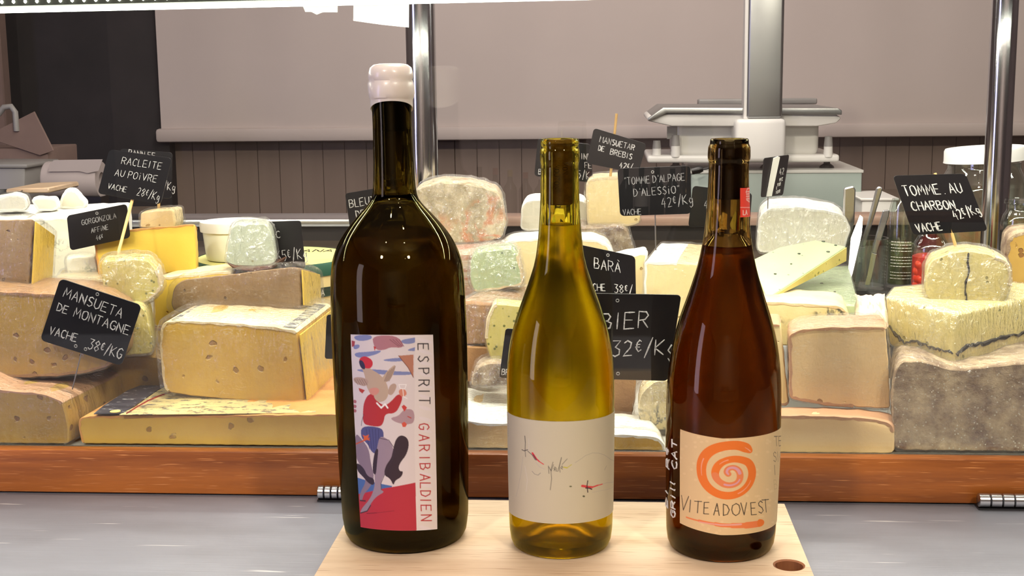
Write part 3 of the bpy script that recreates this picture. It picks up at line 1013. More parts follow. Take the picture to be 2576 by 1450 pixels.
c.line([(442, 400), (448, 420), (472, 424), (480, 400), (442, 400)], 3, (240, 236, 240))
c.line([(462, 424), (466, 466), (484, 474)], 3, (240, 236, 240))
c.line([(330, 500), (352, 525), (372, 505), (385, 525)], 8, (236, 232, 236))
c.line([(262, 560), (252, 600), (250, 622)], 3, (60, 40, 60))
c.smooth_poly([(248, 622), (350, 630), (368, 662), (358, 720), (340, 778), (305, 770), (284, 722), (248, 690)], (78, 80, 134))
for k in range(5):
    c.line([(275+k*16, 640), (292+k*12, 750)], 2.4, (52, 50, 96))
c.poly([(225, 905), (290, 925), (410, 952), (400, 968), (330, 985), (230, 1000)], (70, 104, 168))
c.poly([(228, 1000), (370, 965), (528, 933), (545, 1230), (220, 1230)], (178, 42, 62))
# horse
c.smooth_poly([(345, 675), (388, 695), (416, 740), (412, 800), (378, 870), (352, 930), (352, 975), (372, 985), (330, 1010), (300, 1050), (284, 1092), (244, 1106), (252, 1080), (300, 1020), (322, 950), (318, 880), (322, 800), (332, 740)], (150, 132, 152))
c.smooth_poly([(216, 655), (256, 700), (290, 750), (300, 830), (320, 905), (296, 960), (262, 1000), (256, 1034), (240, 1034), (244, 990), (276, 930), (262, 885), (240, 830), (218, 790)], (134, 116, 136))
c.smooth_poly([(222, 820), (262, 850), (282, 900), (318, 910), (318, 950), (290, 940), (262, 905), (228, 870)], (50, 36, 52))
c.smooth_poly([(318, 760), (340, 740), (332, 820), (326, 900), (306, 870)], (50, 36, 52))
c.smooth_poly([(410, 770), (424, 700), (448, 672), (482, 682), (496, 720), (482, 780), (452, 820), (440, 850), (448, 872), (466, 870), (456, 904), (424, 922), (416, 952), (400, 912), (366, 892), (376, 840), (404, 800)], (52, 36, 50))
c.line([(345, 690), (392, 700), (418, 742), (412, 800), (378, 872), (352, 940), (354, 975)], 2.6, (54, 40, 60))
c.line([(245, 1034), (272, 1036)], 6, (44, 30, 44))
c.line([(246, 1104), (282, 1092), (300, 1060)], 5, (44, 30, 44))
c.line([(280, 1106), (330, 1102), (420, 1090)], 5, (120, 20, 44), w2=1)
c.line([(222, 722), (262, 704), (292, 690)], 6, (190, 80, 50))
c.poly([(256, 672), (272, 678), (290, 670), (284, 688), (296, 704), (274, 698), (258, 706), (264, 688)], (214, 96, 50))
# hen and star
c.smooth_poly([(394, 580), (440, 570), (462, 540), (480, 530), (520, 536), (522, 606), (486, 616), (430, 606)], (170, 140, 152))
c.poly([(456, 518), (468, 508), (484, 524), (470, 546)], (196, 60, 60))
c.poly([(456, 610), (470, 600), (484, 614), (476, 628), (462, 628)], (206, 84, 70))
c.line([(488, 572), (504, 580)], 5, (180, 70, 70))
for y in (480, 506, 530):
    c.smooth_poly([(208, y), (226, y+6), (222, y+22), (208, y+20)], (170, 100, 110))
# lettering band
c.poly([(524, 120), (640, 120), (650, 1230), (534, 1230), (522, 700)], (220, 210, 214))
for k in range(18):
    yy = 150+k*60
    c.smooth_poly([(536, yy), (600, yy+12), (620, yy+34), (560, yy+26)], (222, 212, 222))
for i, ch in enumerate('ESPRIT'):
    c.text(ch, 566+i*1.5, [198, 262, 328, 392, 437, 486][i], 54, 5.5, (44, 36, 44), rot=-90, seed=i, jit=.1, gap=0, wid=.9)
for i, ch in enumerate('GARIBALDIEN'):
    c.text(ch, 570+i*1.3, [626, 688, 744, 797, 845, 905, 950, 995, 1033, 1075, 1130][i], 52, 5.5, (176, 36, 44), rot=-90, seed=20+i, jit=.1, gap=0, wid=.95)
label_geo(B1, th0, th1, yt1, yb1, nu, nv, c, 'front_label', B1.t)

# --- plain label of the middle bottle (enlarged 3.084x from (1230, 980))
yt2 = lambda th: 980+(150+97*math.cos(math.radians(th)))/3.084
yb2 = lambda th: 980+(925+120*math.cos(math.radians(th)))/3.084
th0, th1 = -80, 104
nu, nv = 320, 240
c = Canvas(nu, nv, (196, 188, 166), uvfun(1230, 980, 3.084, B2, th0, th1, yt2, yb2))
c.span = 1300
ink = (70, 66, 66)
c.line([(290, 360), (294, 410), (292, 470), (296, 520)], 7.2, (60, 56, 60), w2=4.2)
c.line([(268, 466), (286, 474), (312, 466)], 7.2, (60, 56, 60))
c.line([(318, 380), (322, 440), (316, 480)], 4.3, (200, 194, 186))
c.line([(312, 476), (345, 505), (370, 545)], 5.8, (70, 60, 64))
c.line([(348, 492), (372, 530), (398, 556), (430, 578)], 18.8, (206, 44, 60), w2=5.6)
c.line([(355, 505), (378, 545)], 7.2, (60, 20, 40))
c.line([(372, 560), (400, 598), (440, 616)], 4.3, (180, 172, 170))
c.line([(345, 632), (365, 655), (390, 662), (408, 645)], 3.8, (110, 106, 108))
c.line([(275, 520), (262, 640), (240, 760), (222, 830)], 3.2, (170, 164, 158))
c.line([(290, 590), (310, 700), (300, 790)], 4.3, (206, 200, 190))
for st in ([(466, 590), (470, 650)], [(500, 560), (484, 620), (490, 690), (480, 778)], [(468, 596), (486, 632), (504, 580)], [(505, 610), (515, 620), (522, 605), (512, 598), (508, 630)],
           [(528, 612), (520, 630), (536, 632), (562, 524)], [(562, 528), (546, 600), (552, 640)], [(560, 610), (572, 604), (566, 590), (556, 606), (570, 618)], [(566, 580), (604, 536)]):
    c.line(st, 4, (78, 74, 70))
c.line([(580, 600), (602, 606), (636, 580)], 13.0, (186, 178, 60), w2=4.2)
arc = [(662, 566), (700, 540), (740, 510), (790, 490), (840, 492), (880, 506), (930, 540), (968, 560)]
c.line(arc, 3, (150, 146, 142))
c.line([(884, 622), (900, 590)], 4.3, (140, 134, 130))
c.line([(716, 746), (750, 752), (790, 756), (830, 742), (868, 732)], 24.6, (206, 60, 66), w2=7.0)
c.line([(756, 706), (750, 745), (756, 796)], 8.7, (60, 40, 50))
c.line([(742, 762), (770, 764), (785, 772)], 11.6, (64, 30, 44))
c.line([(868, 732), (900, 722), (960, 716)], 3.5, (166, 160, 158))
c.line([(790, 796), (860, 782), (920, 770), (960, 750)], 3.2, (176, 170, 166))
c.line([(724, 826), (728, 828)], 15.9, (74, 76, 54))
c.line([(626, 750), (632, 750)], 13.0, (90, 92, 60))
for k in range(9):
    if k != 2:
        c.line([(156, 200+k*19), (158, 210+k*19)], 5.8, (120, 112, 106))
label_geo(B2, th0, th1, yt2, yb2, nu, nv, c, 'front_label', B2.t)

# --- spiral label (enlarged 3.085x from (1620, 980))
def yt3(th):
    return 980+(275+104*math.cos(math.radians(th))-40*max(0, min(1, -th/46)))/3.085
def yb3(th):
    return 980+(992+140*math.cos(math.radians(th))-52*max(0, min(1, -th/46))+18*max(0, min(1, th/80)))/3.085
th0, th1 = -46, 92
nu, nv = 300, 260
c = Canvas(nu, nv, (220, 190, 144), uvfun(1620, 980, 3.085, B3, th0, th1, yt3, yb3))
c.span = 1000
rr = random.Random(4)
for k in range(160):
    x, y = rr.uniform(270, 1020), rr.uniform(310, 1130)
    c.smooth_poly([(x, y), (x+22, y+6), (x+18, y+24), (x-6, y+18)], (224, 192, 144) if k % 2 else (232, 204, 160), .5)
sp = [(812, 480), (780, 452), (730, 434), (680, 432), (610, 440), (540, 462), (490, 500), (460, 555), (452, 620), (462, 690), (495, 750), (545, 795), (610, 822), (680, 822), (745, 795), (795, 745), (822, 680), (824, 620), (800, 565), (755, 545), (700, 536), (640, 546), (590, 572), (560, 612), (552, 660), (570, 700), (615, 736), (670, 744), (720, 722), (738, 680), (730, 630), (695, 602), (650, 608), (636, 638), (650, 656)]
for _ in range(2):
    sp = [sp[0]]+[q for a, b in zip(sp, sp[1:]) for q in ((a[0]*.75+b[0]*.25, a[1]*.75+b[1]*.25), (a[0]*.25+b[0]*.75, a[1]*.25+b[1]*.75))]+[sp[-1]]
ns = len(sp)
def sw(t):
    return 22+60*min(1, t/.04)*(1-t*.66)
for i in range(ns-1):
    t = i/ns
    col = (228, 116, 38) if t < .70 else (224, 128, 80)
    c.line([sp[i], sp[i+1]], sw(t), col)
for a, b in ((.01, .05), (.20, .27), (.40, .47), (.61, .65)):
    c.line(sp[int(a*ns):int(b*ns)], 9, (232, 158, 130), w2=4)
c.line(sp[int(.76*ns):int(.84*ns)], 16, (214, 154, 170), w2=10)
c.line(sp[int(.86*ns):], 24, (214, 154, 168), w2=12)
c.line([(345, 992), (440, 1020), (560, 1045), (680, 1056), (780, 1054), (880, 1040)], 8, (228, 124, 70), w2=64)
c.line([(440, 1028), (560, 1046), (680, 1050), (740, 1046)], 10, (226, 160, 150), w2=18)
c.smooth_poly([(860, 1006), (900, 1006), (916, 1030), (900, 1060), (860, 1072)], (228, 116, 38))
for i, ch in enumerate('VITEADOVEST'):
    x = [328, 374, 428, 492, 566, 636, 704, 762, 832, 884, 924][i]
    y = [880, 904, 910, 920, 928, 932, 930, 924, 922, 912, 902][i]
    c.text(ch, x, y, [110, 92, 90, 92, 92, 90, 92, 94, 96, 96, 98][i], 7, (50, 38, 30), rot=[-6, -5, -4, -3, -2, 0, 1, 2, 3, 4, 5][i], seed=40+i, jit=.12, gap=0, wid=[.72, .9, .9, .62, .66, .74, .95, .66, .62, .62, .8][i])
for tx, x, y, col in (('TE', 1022, 400, (60, 46, 40)), ('SIC', 1020, 520, (110, 90, 74)), ('I.', 1004, 622, (60, 46, 40)), ('BI', 1012, 735, (196, 166, 120))):
    c.text(tx, x, y, 74, 5.5, col, rot=4, seed=60+y, jit=.1, gap=1, wid=.55)
label_geo(B3, th0, th1, yt3, yb3, nu, nv, c, 'front_label', B3.t)

# white paint handwriting on the glass beside the spiral label
def b3map(u, v, l):
    return B3.surf(u, v, .0002+l)
def vert_text(txt, th, ypx0, ypx1, wdeg, seed):
    # letters read upward along the bottle
    z0, z1 = B3.z_for(th, ypx0), B3.z_for(th, ypx1)
    st = text_strokes(txt, 0, 0, 1, 0, seed=seed, jit=.25)
    xs = [p[0] for s_ in st for p in s_]
    L = max(xs)-min(xs)
    out = []
    for s_ in st:
        out.append([(th-p[1]*wdeg, z0+(p[0]-min(xs))/L*(z1-z0)) for p in s_])
    return out
def deg_ribbons(strokes, w, name, m):
    V, F_ = [], []
    for st in strokes:
        pts = [B3.surf(a, z, .0003) for a, z in st]
        v, f = tube_vf(pts, w*.5, 6, flat=.6)
        o = len(V)
        V += v
        F_ += [[i+o for i in q] for q in f]
    mesh(name, V, F_, m, B3.t)
M['paint'] = mat('white_paint_pen', (216, 214, 214), rough=.6)
deg_ribbons(vert_text('GRill', -58, 1302, 1214, 8.5, 2)+vert_text('CAT', -55, 1180, 1108, 9, 3)+vert_text('Re', -71, 1178, 1130, 10, 5)+vert_text('Di', -76, 1276, 1238, 10, 6), .0012, 'painted_writing', M['paint'])

# red sticker on the neck
def ytr(th):
    return 471+2*math.cos(math.radians(th))
def ybr(th):
    return 545+3*math.cos(math.radians(th))
th0, th1 = 33, 118
nu, nv = 60, 70
c = Canvas(nu, nv, (236, 66, 48), uvfun(0, 0, 1, B3, th0, th1, ytr, ybr))
c.span = 60
c.line([(1860, 522), (1900, 522)], 1.2, (250, 190, 180))
c.uv = lambda x, y: (x, y)
c.span = 1
w_ = (250, 196, 186)
for yy in (.14, .22, .30, .38):
    c.line([(.28, yy), (.74, yy)], .03, w_)
for xx in (.3, .41, .52, .63, .74):
    c.line([(xx, .12), (xx*.8+.1, .44)], .025, w_)
c.line([(.26, .16), (.36, .04), (.62, .04), (.76, .16)], .035, w_)
c.line([(.30, .42), (.52, .50), (.72, .42)], .04, w_)
for st in text_strokes('LA', .22, -.84, .15, 0, wid=.9):
    c.line([(p[0], -p[1]) for p in st], .035, w_)
label_geo(B3, th0, th1, ytr, ybr, nu, nv, c, 'neck_sticker', B3.t)

# ------------------------------------------------------------------ cheeses
def wob(p, s, a, k=0):
    return a*(math.sin(p.x*s*1.3+k)+math.sin(p.z*s*1.7+1.3*k+p.y*s)+math.sin(p.y*s*1.1+2.1+k))/3
def round_outline(pts, tags, r):
    n = len(pts)
    out, tg = [], []
    for i in range(n):
        p, a, b = pts[i], pts[i-1], pts[(i+1) % n]
        d0, d1 = (a-p), (b-p)
        k = min(r, d0.length*.4, d1.length*.4)
        q0, q1 = p+d0.normalized()*k, p+d1.normalized()*k
        for t in (0, .33, .67, 1):
            out.append(q0*(1-t)**2+p*2*t*(1-t)+q1*t*t)
            tg.append(tags[i-1] if t < .5 else tags[i])
    o2, t2 = [], []
    m = len(out)
    for i in range(m):
        a, b = out[i], out[(i+1) % m]
        k = max(1, int((b-a).length/.006))
        for j in range(k):
            o2.append(a.lerp(b, j/k))
            t2.append(tg[i])
    return o2, t2
def normals2(pts):
    n = len(pts)
    out = []
    for i in range(n):
        d = pts[(i+1) % n]-pts[i-1]
        v = Vector((-d.z, 0, d.x))
        out.append(v.normalized() if v.length > 1e-9 else Vector((0, 0, 1)))
    return out
CHEESES = {}
def cheese(kind, label, px, Y, tags, paste, rind, back, film=None, corner=.004, rt=.0022, jit=.0006, depth=None, cat='cheese', drop=0, filmgap=.0016, filmamp=.0014, group=None):
    n = len(px)
    lowest = SF+.0005+(filmgap*1.5 if film else .0013)
    if isinstance(Y, tuple):
        x0, x1 = min(p[0] for p in px), max(p[0] for p in px)
        pts = [at(p[0], p[1], Y[0]+(Y[1]-Y[0])*(p[0]-x0)/(x1-x0)) for p in px]
    else:
        pts = [at(p[0], p[1], Y) for p in px]
    pts = [Vector((p.x, p.y, max(p.z, lowest))) for p in pts]
    tags = tags if len(tags) == n else tags*n
    if back is None:
        cp = sum(pts, Vector())/n
        vec = Vector((cp.x*.75, cp.y, 0)).normalized()*depth+Vector((0, 0, -drop))
    elif len(back) == 3:
        i, bx, by = back
        q = on(bx, by, pts[i].z)
        vec = q-pts[i]
    else:
        i, bx, by, bY = back
        vec = at(bx, by, bY)-pts[i]
    if depth and back is not None:
        vec = vec*(depth/vec.length)
    L = vec.length
    zlow = min(p.z for p in pts)
    cx = sum(p.x for p in pts)/n
    base = Vector((cx, sum(p.y for p in pts)/n, zlow))+vec*.5
    base.z = min(zlow, zlow+vec.z)
    t = thing(kind, label, cat, base, group)
    O, T = round_outline(pts, list(tags), corner)
    m = len(O)
    seed = RND.uniform(0, 50)
    O = [o+Vector((wob(o, 260, jit, seed), 0, wob(o, 310, jit, seed+3))) for o in O]
    N = normals2(O)
    bev = .0011
    rings = [(0, -bev), (bev, 0), (L*.25, .0004), (L*.5, .0006), (L*.75, .0004), (L-bev, 0), (L, -bev)]
    V, F_ = [], []
    for k, (d, ins) in enumerate(rings):
        for j in range(m):
            o = O[j]+vec*(d/L)+N[j]*(ins-(.0005 if T[j] == 'r' else 0))
            if 1 < k < 5:
                o = o+N[j]*wob(o, 120, jit*1.6, seed)
            V.append(o)
    for k in range(len(rings)-1):
        for j in range(m):
            F_.append([k*m+j, k*m+(j+1) % m, (k+1)*m+(j+1) % m, (k+1)*m+j])
    F_.append(list(range(m)))
    F_.append(list(range((len(rings)-1)*m, len(rings)*m)))
    body = mesh('paste' if paste in P else 'rind', V, F_, P.get(paste) or Q[paste], t)
    # rind: a thick skin along the rind edges
    if rind and 'r' in T:
        V, F_ = [], []
        rr_ = [(-.0003, -.0004), (.0006, .0002), (L*.25, .0007), (L*.5, .001), (L*.75, .0007), (L-.0002, 0)]
        K = len(rr_)
        for (d, up) in rr_:
            for j in range(m):
                o = O[j]+vec*(d/L)
                w = wob(o, 180, jit*1.5, seed+1)+wob(o, 700, .0003, seed)
                V.append(o+N[j]*(up+.0003+w))
                V.append(O[j]+vec*(max(d, -.0003)/L)-N[j]*(rt*(1+.25*math.sin(j*1.7+seed))))
        for j in range(m):
            if T[j] != 'r':
                continue
            j2 = (j+1) % m
            for k in range(K-1):
                a, b = k*m*2, (k+1)*m*2
                F_.append([a+2*j, a+2*j2, b+2*j2, b+2*j])
                F_.append([a+2*j+1, b+2*j+1, b+2*j2+1, a+2*j2+1])
            F_.append([2*j, 2*j+1, 2*j2+1, 2*j2])
            e = (K-1)*m*2
            F_.append([e+2*j, e+2*j2, e+2*j2+1, e+2*j+1])
            for jj, other in ((j, T[j-1]), (j2, T[j2])):
                if other != 'r':
                    for k in range(K-1):
                        a, b = k*m*2, (k+1)*m*2
                        F_.append([a+2*jj, b+2*jj, b+2*jj+1, a+2*jj+1])
        used = sorted({i for f in F_ for i in f})
        mp = {v: i for i, v in enumerate(used)}
        mesh('rind', [V[i] for i in used], [[mp[i] for i in f] for f in F_], Q[rind], t)
    if film:
        V, F_ = [], []
        g = filmgap
        fr = [(-g*.9, -.003), (-g*.5, g*.5), (.003, g), (L*.33, g*1.2), (L*.66, g*1.2), (L, g), (L+g, -.002)]
        for k, (d, up) in enumerate(fr):
            for j in range(m):
                o = O[j]+vec*(d/L)
                w = abs(wob(o, 420, filmamp, seed+k))+abs(wob(o, 900, filmamp*.5, seed))
                V.append(o+N[j]*(up+(w if k > 0 else 0)))
        for k in range(len(fr)-1):
            for j in range(m):
                F_.append([k*m+j, k*m+(j+1) % m, (k+1)*m+(j+1) % m, (k+1)*m+j])
        F_.append(list(range(m)))
        F_.append(list(range((len(fr)-1)*m, len(fr)*m)))
        mesh('cling_film', V, F_, M[film], t)
    return t, pts, vec

def side_face(t, pts, i, j, vec, m, th=.0016, name='cut_side', gap=.0012):
    a, b = pts[i], pts[j]
    out = (b-a).cross(vec).normalized()
    if out.x < 0:
        out = -out
    d = (b-a).normalized()*.003
    e = vec.normalized()*.0012
    q = [a+d-e, b-d-e, b-d+vec-e*2, a+d+vec-e*2]
    v, f = bevelled(prism_vf([p+out*gap*-.5 for p in q], out*th), .0005, 1)
    return mesh(name, v, f, m, t, smooth=False)
def top_label(t, poly, z, m, name='paper_label', th=.0005, Ys=None):
    pts = [on(x, y, z) for x, y in poly]
    v, f = prism_vf(pts, (0, 0, th))
    return mesh(name, v, f, m, t, smooth=False)
def sheet_print(name, cream, ink, scale, thr=.56):
    t = NT(name)
    n = t.n('TexNoise', Vector=t.coords((1, 2.2, 1), rot=(0, 0, .3)), Scale=scale, Detail=6, Roughness=.75).outputs['Fac']
    n2 = t.n('TexNoise', Vector=t.coords((1, 1, 1)), Scale=scale*.25, Detail=2).outputs['Fac']
    cr = t.ramp(n2, [(.4, lin(cream)), (.65, lin(tuple(int(v*.86) for v in cream)))])
    c = t.mix(t.ramp(n, [(thr, (0, 0, 0, 1)), (thr+.06, (1, 1, 1, 1))]), cr, lin(ink))
    b = t.n('BsdfPrincipled', Base_Color=c, Roughness=.4)
    b.inputs['Coat Weight'].default_value = .5
    t.link(b.outputs[0], t.out.inputs[0])
    return t.m
M['print_grey'] = sheet_print('etched_print_label', (226, 204, 146), (96, 90, 86), 85, .52)
M['print_blue'] = sheet_print('grey_blue_print_label', (206, 202, 176), (84, 88, 96), 60, .47)
M['print_red'] = sheet_print('red_print_label', (236, 216, 170), (196, 90, 60), 110, .60)

# ---- left group, front to back
cheese('cheese_block', 'tan block with pinkish rind at lower left, pierced by the mountain cheese tag', [(-70, 952), (0, 982), (110, 991), (158, 1011), (172, 1070), (174, 1136), (-70, 1136)], 1.15, 'rrrcccc', 'tan', 'pink', (3, 325, 930), 'film_soft', corner=.004)
tM, pM, vM = cheese('half_round_cheese', 'wide low half wheel with printed top paper, directly left of the magnum', [(200, 1052), (232, 1047), (534, 1046), (848, 1041), (925, 1040), (930, 1138), (212, 1138), (204, 1112), (196, 1074)], 1.155, 'rrrrccrrr', 'gold', 'orange', (0, 418, 935), None, corner=.005)
zM = pM[2].z
top_label(tM, [(300, 1045), (340, 1025), (395, 985), (450, 958), (900, 958), (905, 1038), (540, 1043)], zM+.0016, M['print_grey'])
vv = [on(x, y, zM+.0026) for x, y in ((318, 1041), (345, 1024), (372, 1009), (400, 997), (440, 984))]
v, f = tube_vf(vv, .0009, 6, flat=.4)
mesh('label_stripe', v, f, mat('red_print', (150, 40, 40), rough=.5), tM)
V, F_ = prism_vf([on(x, y, zM+.0014) for x, y in ((236, 1043), (262, 1022), (320, 985), (420, 945), (445, 956), (396, 984), (345, 1018), (310, 1042))], (0, 0, .0008))
mesh('dark_label_edge', V, F_, sheet_print('dark_print_label', (66, 62, 70), (206, 204, 206), 60, .58), tM, smooth=False)
v, f = lathe_vf([(0, 0), (.0048, 0), (.0048, .0004), (0, .0004)], tuple(on(290, 1036, zM+.0024)), 24)
mesh('label_seal', v, f, mat('cream_print', (236, 206, 120), rough=.5), tM, smooth=False)

YLb = on(600, 1006, zM+.002).y
tL, pL, vL = cheese('cheese_block', 'large golden cheese block in cling film standing on the wide labelled half wheel', [(411, 812), (440, 806), (470, 808), (601, 816), (700, 826), (746, 834), (758, 930), (766, 1016), (568, 1005), (470, 996), (424, 988), (411, 970), (403, 880), (404, 840)], (YLb+.004, YLb-.004), 'rrrrrcccccrrrr', 'gold', 'pale', (5, 832, 768), 'film_soft', filmgap=.005, corner=.004)
side_face(tL, pL, 5, 7, vL, P['yellow'], gap=-.005)
zL = (pL[2].z+pL[4].z)/2
V, F_ = [], []
for (x, y) in [(430, 800), (520, 806), (640, 816), (735, 827), (825, 766), (740, 762), (600, 767), (470, 776)]:
    pass
lp = [pL[0].lerp(pL[5], u)+vL*w+Vector((0, 0, z_)) for u, w, z_ in ((.05, .03, .0022), (.35, .03, .0014), (.7, .03, .0022), (.98, .03, .0018), (.98, .92, .0018), (.7, .95, .0022), (.35, .95, .0014), (.05, .92, .0022))]
v, f = prism_vf(lp, (0, 0, .0006))
mesh('paper_label', v, f, M['print_blue'], tL, smooth=False)

cheese('half_round_cheese', 'brownish holey half wheel lying on the pinkish block at left', [(-70, 728), (0, 735), (60, 738), (140, 743), (235, 757), (280, 790), (293, 830), (292, 900), (268, 922), (215, 938), (140, 945), (0, 948), (-70, 949)], 1.185, 'rrrrrrrrrrrrr', 'tan', 'brown', (2, 150, 700), 'film_soft', corner=.006)
tC, pC, vC = cheese('cheese_wedge', 'brown rind wedge with a yellow cut side at the left edge', [(-70, 553), (82, 550), (76, 640), (72, 731), (-70, 729)], 1.235, 'rcrrr', 'taupe', None, (1, 130, 585, 1.30), 'film_soft', filmgap=.0052, corner=.003)
side_face(tC, pC, 1, 3, vC, P['yellow'], gap=-.005)
tW = cheese('cheese_block', 'pale green speckled piece in tight cling film, in front of the yellow raclette block', [(255, 657), (334, 652), (372, 655), (392, 675), (403, 705), (402, 730), (386, 748), (360, 763), (310, 765), (262, 760)], 1.255, 'cccrrrrccc', 'herb', 'pale', None, 'film_heavy', depth=.045, corner=.005, filmgap=.003)
cheese('cheese_block', 'tall pale green cheese piece under the speckled one, right of the mountain cheese tag', [(292, 768), (352, 768), (370, 790), (378, 840), (384, 890), (292, 897)], 1.235, 'c', 'herb', None, None, 'film_heavy', depth=.06, corner=.005)
cheese('cheese_block', 'greenish brown holey cheese between the lower left block and the large golden block', [(270, 899), (402, 899), (425, 920), (430, 1000), (270, 1000)], 1.262, 'c', 'tan', None, None, 'film_soft', depth=.06, corner=.006)
cheese('cheese_block', 'yellow cheese block standing upright with a red printed label on its top', [(385, 702), (420, 699), (500, 690), (580, 682), (582, 822), (480, 822), (385, 822)], 1.325, 'r', 'yellow', 'pale', (2, 575, 665), None, corner=.003)
cheese('cheese_block', 'low yellow cheese block under the upright yellow one', [(375, 826), (440, 826), (440, 905), (375, 905)], 1.322, 'r', 'yellow', 'pink', None, None, depth=.09, corner=.003)
tK, pK, vK = cheese('cheese_wedge', 'long greyish brown wedge in cling film lying behind the large golden block', [(429, 765), (432, 738), (441, 717), (456, 706), (474, 701), (600, 687), (728, 672), (752, 672), (757, 730), (757, 776), (600, 779), (434, 782)], 1.295, 'rrrrrrrccccr', 'taupe', None, (7, 797, 684, 1.37), 'film_soft', filmgap=.0052, corner=.004)
side_face(tK, pK, 7, 9, vK, P['yellow'], gap=-.005)
tN, pN, _ = cheese('cheese_block', 'grey-white goat cheese in cling film standing on the long brown wedge', [(583, 572), (600, 563), (668, 564), (682, 580), (688, 617), (694, 660), (676, 668), (634, 671), (590, 670), (568, 660), (574, 617)], 1.32, 'c', 'goat', None, None, 'film_heavy', depth=.045, corner=.006)
V, F_ = bevelled(prism_vf([at(x, y, 1.318) for x, y in ((568, 661), (592, 669), (636, 671), (676, 668), (694, 661), (684, 678), (640, 686), (590, 680))], (0, .05, 0)), .0015, 1)
mesh('base_rind', V, F_, mat('dark_rind', (100, 62, 40), (76, 48, 32), scale=60, rough=.6), tN)
cheese('cheese_block', 'big golden yellow raclette block with orange rind, behind the speckled piece', [(235, 592), (280, 583), (489, 563), (493, 620), (494, 682), (440, 686), (400, 690), (330, 698), (250, 706), (242, 650)], 1.375, 'rrccccrrrr', 'yellow', 'orange', None, None, depth=.05, drop=.012, corner=.003)
tD, pD, vD = cheese('cheese_block', 'large creamy white gorgonzola block behind the gorgonzola tag', [(60, 553), (167, 548), (292, 543), (296, 640), (300, 880), (60, 880)], 1.44, 'r', 'gorgonzola', 'white', (2, 330, 511), None, corner=.004)
zD = pD[1].z
cheese('cheese_block', 'large creamy white gorgonzola half at the far left, partly behind the brown wedge', [(-80, 560), (56, 556), (57, 880), (-80, 880)], 1.45, 'r', 'gorgonzola', 'white', (1, 110, 515), None, corner=.004)
for lab, pts, yb, d in (('blue cheese crumb in film at the far left on top of the gorgonzola', [(-10, 500), (35, 490), (62, 497), (70, 520), (60, 531), (-10, 531)], 531, .04),
                    ('small square white cheese piece, middle of three on the gorgonzola', [(78, 502), (95, 497), (140, 500), (149, 520), (135, 530), (96, 532)], 532, .025),
                    ('small rounded white cheese wedge with grey mould on top of the gorgonzola', [(150, 515), (158, 490), (172, 478), (186, 479), (204, 497), (217, 510), (214, 521), (190, 525), (155, 524)], 525, .03)):
    Yp = on(sum(p[0] for p in pts)/len(pts), yb, zD+.001).y
    cheese('cheese_piece', lab, pts, Yp, 'r', 'white', 'white', None, 'film_soft' if yb == 531 else None, depth=d, corner=.004, group='small white cheese pieces on the gorgonzola')
cheese('cheese_piece', 'small blue veined cheese piece in film in front of the gorgonzola', [(165, 651), (190, 647), (240, 647), (250, 712), (172, 705)], 1.40, 'c', 'gorgonzola', None, None, 'film_soft', depth=.03, corner=.004)
cheese('cheese_block', 'flat pale cheese slab in film under the small blue veined piece', [(130, 712), (262, 704), (262, 768), (130, 768)], 1.34, 'c', 'pale', None, None, 'film_heavy', depth=.10, corner=.004)
cheese('cheese_piece', 'small light yellow cheese piece with pink paper side, behind the raclette block', [(354, 535), (390, 530), (434, 528), (437, 550), (438, 574), (352, 574)], 1.435, 'c', 'pale', 'pink', (2, 458, 520, 1.475), 'film_soft', corner=.003)

# wheel with the green band
wc = at(690, 645, 1.50)
wr = (wc-at(497, 648, 1.50)).length
zt_, zg, zb = wc.z, at(690, 676, 1.50).z, at(690, 762, 1.50).z
tQ = thing('round_cheese', 'round pale cheese wheel with a dark green paper band and printed top', 'cheese', (wc.x, 1.5, zb))
v, f = lathe_vf([(0, zb), (wr-.006, zb), (wr-.001, zb+.004), (wr-.0015, zg-.002), (wr-.004, zt_-.002), (0, zt_-.002)], (wc.x, 1.5, 0), 96)
mesh('body', v, f, P['pale'], tQ)
v, f = lathe_vf([(wr-.002, zg), (wr+.0006, zg), (wr+.0006, zt_-.003), (wr-.0015, zt_), (wr-.002, zt_-.004)], (wc.x, 1.5, 0), 96, closed=False)
mesh('green_band', v, f, mat('green_paper', (20, 84, 62), (16, 72, 54), scale=20, rough=.5), tQ)
v, f = lathe_vf([(0, zt_-.001), (wr-.003, zt_-.001), (wr-.003, zt_-.0002), (0, zt_-.0002)], (wc.x, 1.5, 0), 72)
mesh('top_paper', v, f, mat('pale_yellow_paper', (226, 218, 140), (214, 208, 126), scale=12, rough=.5), tQ, smooth=False)
def flat_map(org, ux, uy):
    return lambda u, v, l: org+ux*u+uy*v+Vector((0, -.0002-l, 0))+Vector((0, 0, .0002+l))
o_ = on(800, 631, zt_)
v, f = ribbons_vf(text_strokes('ANA', 0, 0, .011, 0, wid=1.4, jit=.05), .0022, lambda u, v, l: Vector((o_.x+u, o_.y+v*2, zt_+.0001+l)))
mesh('top_print', v, f, M['black_plastic'], tQ)
def wheel_map(a_px, y_px):
    p = at(a_px, y_px, 1.5)
    return p
ang0 = math.asin(min(1, (at(816, 738, 1.5).x-wc.x)/wr))
def wmap(u, v, l):
    a = ang0+u/wr
    return Vector((wc.x+(wr+.0005+l)*math.sin(a), 1.5-(wr+.0005+l)*math.cos(a), v))
zc_ = at(816, 738, 1.5-wr*.7).z
bd = [(-.014, -.005), (.03, -.005), (.03, .0055), (.012, .006), (.006, .011), (.001, .006), (-.014, .005)]
dense = []
for a, b in zip(bd, bd[1:]+bd[:1]):
    for k in range(6):
        dense.append((a[0]+(b[0]-a[0])*k/6, a[1]+(b[1]-a[1])*k/6))
